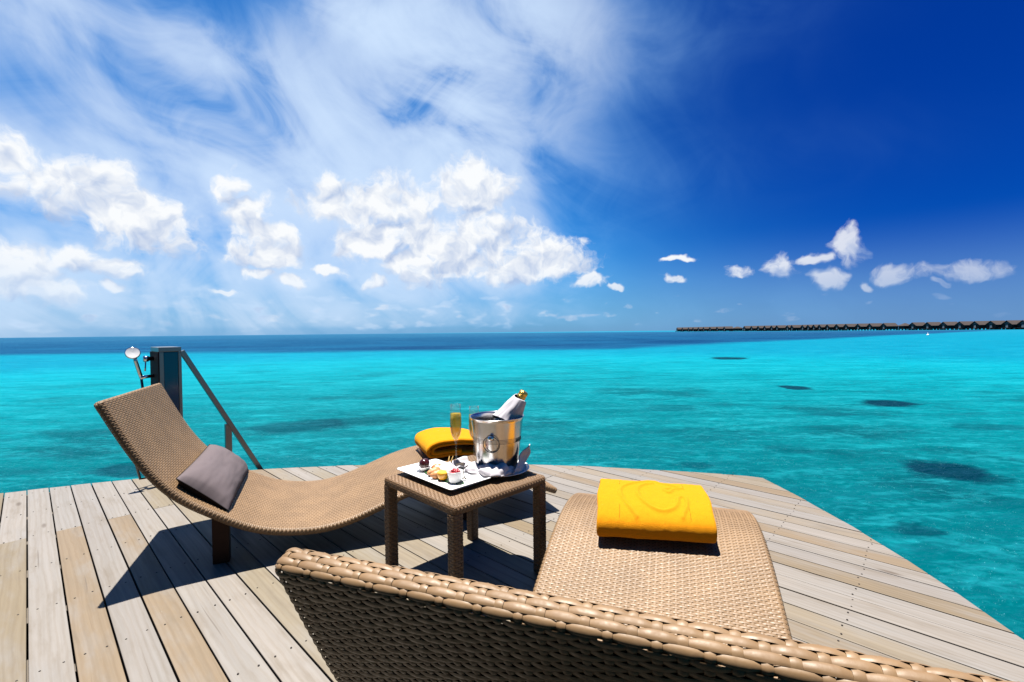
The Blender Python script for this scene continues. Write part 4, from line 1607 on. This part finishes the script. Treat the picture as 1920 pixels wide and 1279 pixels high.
def flute(loc, lab):
    root = empty('champagne_flute', loc)
    tag(root, lab, 'glass', 'champagne flutes')
    H = 0.262
    prof = [(0.0, 0.0), (0.032, 0.0), (0.033, 0.0015), (0.020, 0.004), (0.0065, 0.010), (0.0038, 0.022), (0.0035, 0.085), (0.0042, 0.098), (0.010, 0.110), (0.0175, 0.125), (0.0225, 0.145), (0.0248, 0.172), (0.0250, 0.195), (0.0235, 0.228), (0.0215, H)]
    inner = [(0.0205, H), (0.0224, 0.228), (0.0240, 0.195), (0.0238, 0.172), (0.0214, 0.145), (0.0162, 0.126), (0.008, 0.112), (0.0, 0.107)]
    obj('glass', lathe(prof + inner, 40, 'glass'), M_GLASS, root)
    obj('wine', lathe([(0.0, 0.108), (0.0078, 0.113), (0.0158, 0.127), (0.0209, 0.145), (0.0233, 0.172), (0.0235, 0.195), (0.0226, 0.222), (0.0, 0.222)], 40, 'wine'), M_WINE, root)
    return root


flute((-0.246, 1.955, TZ + 0.026), 'front champagne flute, in full view left of the ice bucket')
flute((-0.176, 2.062, TZ), 'rear champagne flute, half hidden behind the ice bucket')


# ------------------------------------------------------------------ outdoor shower post and ladder rail
A_ = Vector((-2.327, 3.0, 0))
n3 = Vector((PN.x, PN.y, 0))
d3 = Vector((PD.x, PD.y, 0))
PW_, PL_, PH_ = 0.124, 0.285, 0.925
shower = empty('shower_post', A_, math.atan2(PN.y, PN.x))        # local x across the front face, local y away
tag(shower, 'dark shower post with a blue panel at the deck edge', 'outdoor shower')
obj('post_core', box_me('post_core', 0.004, PW_ - 0.012, 0.012, PL_ - 0.004, 0.0015, PH_ - 0.030, 0.003), M_POST, shower)
obj('top_cap', box_me('top_cap', 0.0, PW_, 0.0, PL_, PH_ - 0.030, PH_, 0.003), M_STEEL_SAT, shower)
obj('side_cheek', box_me('side_cheek', -0.004, 0.0035, -0.002, PL_, 0.0015, PH_ - 0.032, 0.001), M_POST, shower)
obj('steel_upright', box_me('steel_upright', 0.0, 0.026, 0.0, 0.0118, 0.0015, PH_ - 0.032, 0.002), M_STEEL_SAT, shower)
obj('steel_upright', box_me('steel_upright', PW_ - 0.018, PW_, 0.0, 0.0118, 0.0015, PH_ - 0.032, 0.002), M_STEEL_SAT, shower)
obj('glass_panel', box_me('glass_panel', 0.027, PW_ - 0.019, 0.004, 0.0115, 0.003, PH_ - 0.034, 0.001), M_BLUEPANEL, shower)


def slocal(x, y, z):
    return Vector((x, y, z))


# valve
vy = 0.150
obj('valve_body', tube([slocal(-0.003, vy, 0.848), slocal(-0.030, vy, 0.848), slocal(-0.032, vy, 0.848), slocal(-0.060, vy, 0.848)], [0.014, 0.014, 0.020, 0.020], 18, 'valve_body'), M_CHROME, shower)
obj('valve_lever', tube([slocal(-0.048, vy, 0.832), slocal(-0.050, vy - 0.004, 0.795), slocal(-0.053, vy - 0.006, 0.765)], [0.0042, 0.0042, 0.0050], 10, 'valve_lever'), M_CHROME, shower)
obj('wall_bracket', tube([slocal(-0.003, vy, 0.730), slocal(-0.045, vy, 0.728), slocal(-0.078, vy, 0.722)], [0.011, 0.011, 0.014], 14, 'wall_bracket'), M_CHROME, shower)
hs_ = obj('hand_shower', tube([slocal(-0.070, vy, 0.715), slocal(-0.082, vy - 0.002, 0.76), slocal(-0.100, vy - 0.004, 0.835), slocal(-0.108, vy - 0.006, 0.868)], [0.0105, 0.0115, 0.0110, 0.0125], 14, 'hand_shower'), M_CHROME, shower)
hd = obj('spray_head', lathe([(0.0, -0.026), (0.016, -0.026), (0.034, -0.012), (0.041, 0.0), (0.041, 0.007), (0.037, 0.009)], 32, 'spray_head'), M_CHROME, hs_, slocal(-0.116, vy - 0.016, 0.890))
fc = obj('spray_face', lathe([(0.0372, 0.0088), (0.02, 0.0065), (0.0, 0.0055)], 32, 'spray_face'), M_CERAMIC, hs_, slocal(-0.116, vy - 0.016, 0.890))
# spray face looks towards the sea side of the lounger
fdir = Matrix.Rotation(-math.atan2(PN.y, PN.x), 3, 'Z') @ Vector((0.62, -0.70, 0.36))
for q in (hd, fc):
    q.rotation_euler = fdir.to_track_quat('Z', 'Y').to_euler()
obj('hose', tube([slocal(-0.072, vy, 0.712), slocal(-0.066, vy, 0.64), slocal(-0.060, vy, 0.5), slocal(-0.085, vy - 0.02, 0.33), slocal(-0.12, vy - 0.05, 0.17), slocal(-0.10, vy - 0.06, 0.06), slocal(-0.03, vy - 0.03, 0.05), slocal(-0.003, vy, 0.10)], 0.0075, 10, 'hose'), M_STEEL_ENG, shower)

rail = empty('ladder_handrail', A_ + n3 * PW_, math.atan2(PN.y, PN.x))
tag(rail, 'steel handrail slanting from the shower post down to the water', 'handrail')
SL = 1.93


def rail_pt(t):
    return (t, 0.02, 0.905 - SL * t)


def slab_along(p, q, w, h, name):
    p, q = Vector(p), Vector(q)
    ax = (q - p)
    L = ax.length
    bm = bmesh.new()
    m3 = ax.to_track_quat('X', 'Z').to_matrix().to_4x4()
    box_bm(bm, 0, L, -w / 2, w / 2, -h / 2, h / 2, 0.003, Matrix.Translation(p) @ m3)
    return from_bm(bm, name)


obj('handrail_bar', slab_along((0.004, 0.02, 0.897), rail_pt(0.95), 0.044, 0.030, 'handrail_bar'), M_STEEL_SAT, rail)
obj('baluster', box_me('baluster', 0.252, 0.292, 0.004, 0.036, -0.55, 0.905 - SL * 0.278 - 0.012, 0.002), M_STEEL_SAT, rail)
obj('baluster', box_me('baluster', 0.560, 0.592, 0.004, 0.036, -1.9, 0.905 - SL * 0.58 - 0.012, 0.002), M_STEEL_SAT, rail)


# ------------------------------------------------------------------ far water villas
ORD = ['first', 'second', 'third', 'fourth', 'fifth', 'sixth', 'seventh', 'eighth', 'ninth', 'tenth', 'eleventh', 'twelfth', 'thirteenth', 'fourteenth', 'fifteenth', 'sixteenth', 'seventeenth', 'eighteenth', 'nineteenth', 'twentieth']
VILLA_L, VILLA_W = 13.0, 8.6
EAVE, RIDGE, FLOOR = 3.6, 6.9, 0.2


def prism(x0, x1, hw, ze, zr, th, oh):
    """gable roof as two thick slopes, ridge along x"""
    V, F = [], []
    sl = (zr - ze) / hw
    e = hw + oh
    zl = zr - sl * e
    for x in (x0 - 0.5, x1 + 0.3):
        V += [(x, -e, zl), (x, 0, zr), (x, e, zl), (x, -e, zl - th), (x, 0, zr - th), (x, e, zl - th)]
    F = [(0, 6, 7, 1), (1, 7, 8, 2), (3, 4, 10, 9), (4, 5, 11, 10), (0, 3, 9, 6), (2, 8, 11, 5), (0, 1, 4, 3), (1, 2, 5, 4), (6, 9, 10, 7), (7, 10, 11, 8)]
    return V, F


hw = VILLA_W / 2
roof_me = mesh('roof', *prism(0, VILLA_L, hw, EAVE, RIDGE, 0.35, 0.5))
wallV = [(0, -hw, FLOOR), (VILLA_L, -hw, FLOOR), (VILLA_L, hw, FLOOR), (0, hw, FLOOR), (0, -hw, EAVE), (VILLA_L, -hw, EAVE), (VILLA_L, hw, EAVE), (0, hw, EAVE), (0, 0, RIDGE - 0.4), (VILLA_L, 0, RIDGE - 0.4)]
wall_me = mesh('wall', wallV, [(0, 1, 5, 4), (2, 3, 7, 6), (3, 0, 4, 8, 7), (1, 2, 6, 9, 5), (0, 3, 2, 1)])
plat_me = box_me('platform', -2.4, VILLA_L, -hw - 0.6, hw + 0.6, -0.25, FLOOR - 0.02)
win_me = box_me('window', -0.12, -0.03, -1.0, 1.0, 0.4, 3.0)
gab_me = mesh('gable_board', [(-0.06, -2.4, 3.7), (-0.06, 2.4, 3.7), (-0.06, 0, 5.7)], [(0, 2, 1)])
bm = bmesh.new()
for px in (-2.0, 1.0, 4.5, 8.0, 12.0):
    for py in (-hw, 0, hw):
        box_bm(bm, px - 0.35, px + 0.35, py - 0.35, py + 0.35, -3.0, -0.26)
stilt_me = from_bm(bm, 'stilts')
hip_me = mesh('roof', [(-1, -4.4, 3.4), (9, -4.4, 3.4), (9, 4.4, 3.4), (-1, 4.4, 3.4), (3, 0, 6.3), (5, 0, 6.3), (-1, -4.4, 3.1), (9, -4.4, 3.1), (9, 4.4, 3.1), (-1, 4.4, 3.1)],
              [(0, 1, 5, 4), (1, 2, 5), (2, 3, 4, 5), (3, 0, 4), (0, 6, 7, 1), (1, 7, 8, 2), (2, 8, 9, 3), (3, 9, 6, 0), (6, 9, 8, 7)])
hipwall_me = box_me('wall', 0, 8, -3.6, 3.6, FLOOR, 3.2)
hipplat_me = box_me('platform', -1.5, 9.5, -4.6, 4.6, -0.25, FLOOR - 0.02)
VPX = [1918, 1888, 1858, 1828, 1799.5, 1769, 1739, 1711, 'h1690', 1657, 1631, 1609, 1586.6, 1569, 1551.6, 1536.7, 1526, 1515.5, 1505, 1485, 1476.6, 1457, 1447, 1434, 1422, 1409.5, 1396, 'h1375', 1358.5, 1345, 1331.6, 1319.6, 1310, 1300, 1291.5, 1280, 1270]
nvil = len(VPX)
gi_ = 0
for i, p in enumerate(VPX):
    hip = isinstance(p, str)
    px = float(p[1:]) if hip else p
    Yv = 548.2 / ((px - 960) / 855 + 0.248)
    Xv = (px - 960) / 855 * Yv
    r_ = empty('water_pavilion' if hip else 'water_villa', (Xv, Yv, 0), R(rnd.uniform(-3, 3)))
    r_.scale = (1.7 if hip and i > 15 else 1.0, 1, 1)
    obj('roof', hip_me if hip else roof_me, M_ROOF, r_)
    obj('wall', hipwall_me if hip else wall_me, M_HUTWALL, r_)
    obj('platform', hipplat_me if hip else plat_me, M_HUTWALL, r_)
    tag(obj('stilts', stilt_me, M_HUTWALL, r_), kind='stuff')
    if hip:
        tag(r_, 'low hip-roofed pavilion breaking the villa row, ' + ('the nearer of two' if i < 15 else 'the farther of two'), 'pavilion', 'far water villas')
        continue
    obj('gable_board', gab_me, M_HUTGABLE, r_)
    obj('window', win_me, M_HUTWIN, r_)
    gi_ += 1
    if gi_ <= 18:
        lab = 'gable-roofed villa on stilts, %s from the right end of the far row' % ORD[gi_ - 1]
    else:
        lab = 'gable-roofed villa on stilts, %s from the left end of the far row' % ORD[35 - gi_]
    tag(r_, lab, 'villa', 'far water villas')

by = 2.4 * 855 / 14.0
bu = empty('mooring_buoy', ((1740 - 960) / 855 * by, by, WATER_Z))
tag(bu, 'tiny white buoy floating in front of the far villas', 'buoy')
obj('float_ball', lathe([(0.0, -0.3), (0.25, -0.2), (0.34, 0.05), (0.25, 0.3), (0.10, 0.42), (0.0, 0.45)], 16, 'float_ball'), M_BUOY, bu)
obj('pole', tube([(0, 0, 0.4), (0, 0, 0.8)], 0.05, 8, 'pole'), M_BUOY, bu)
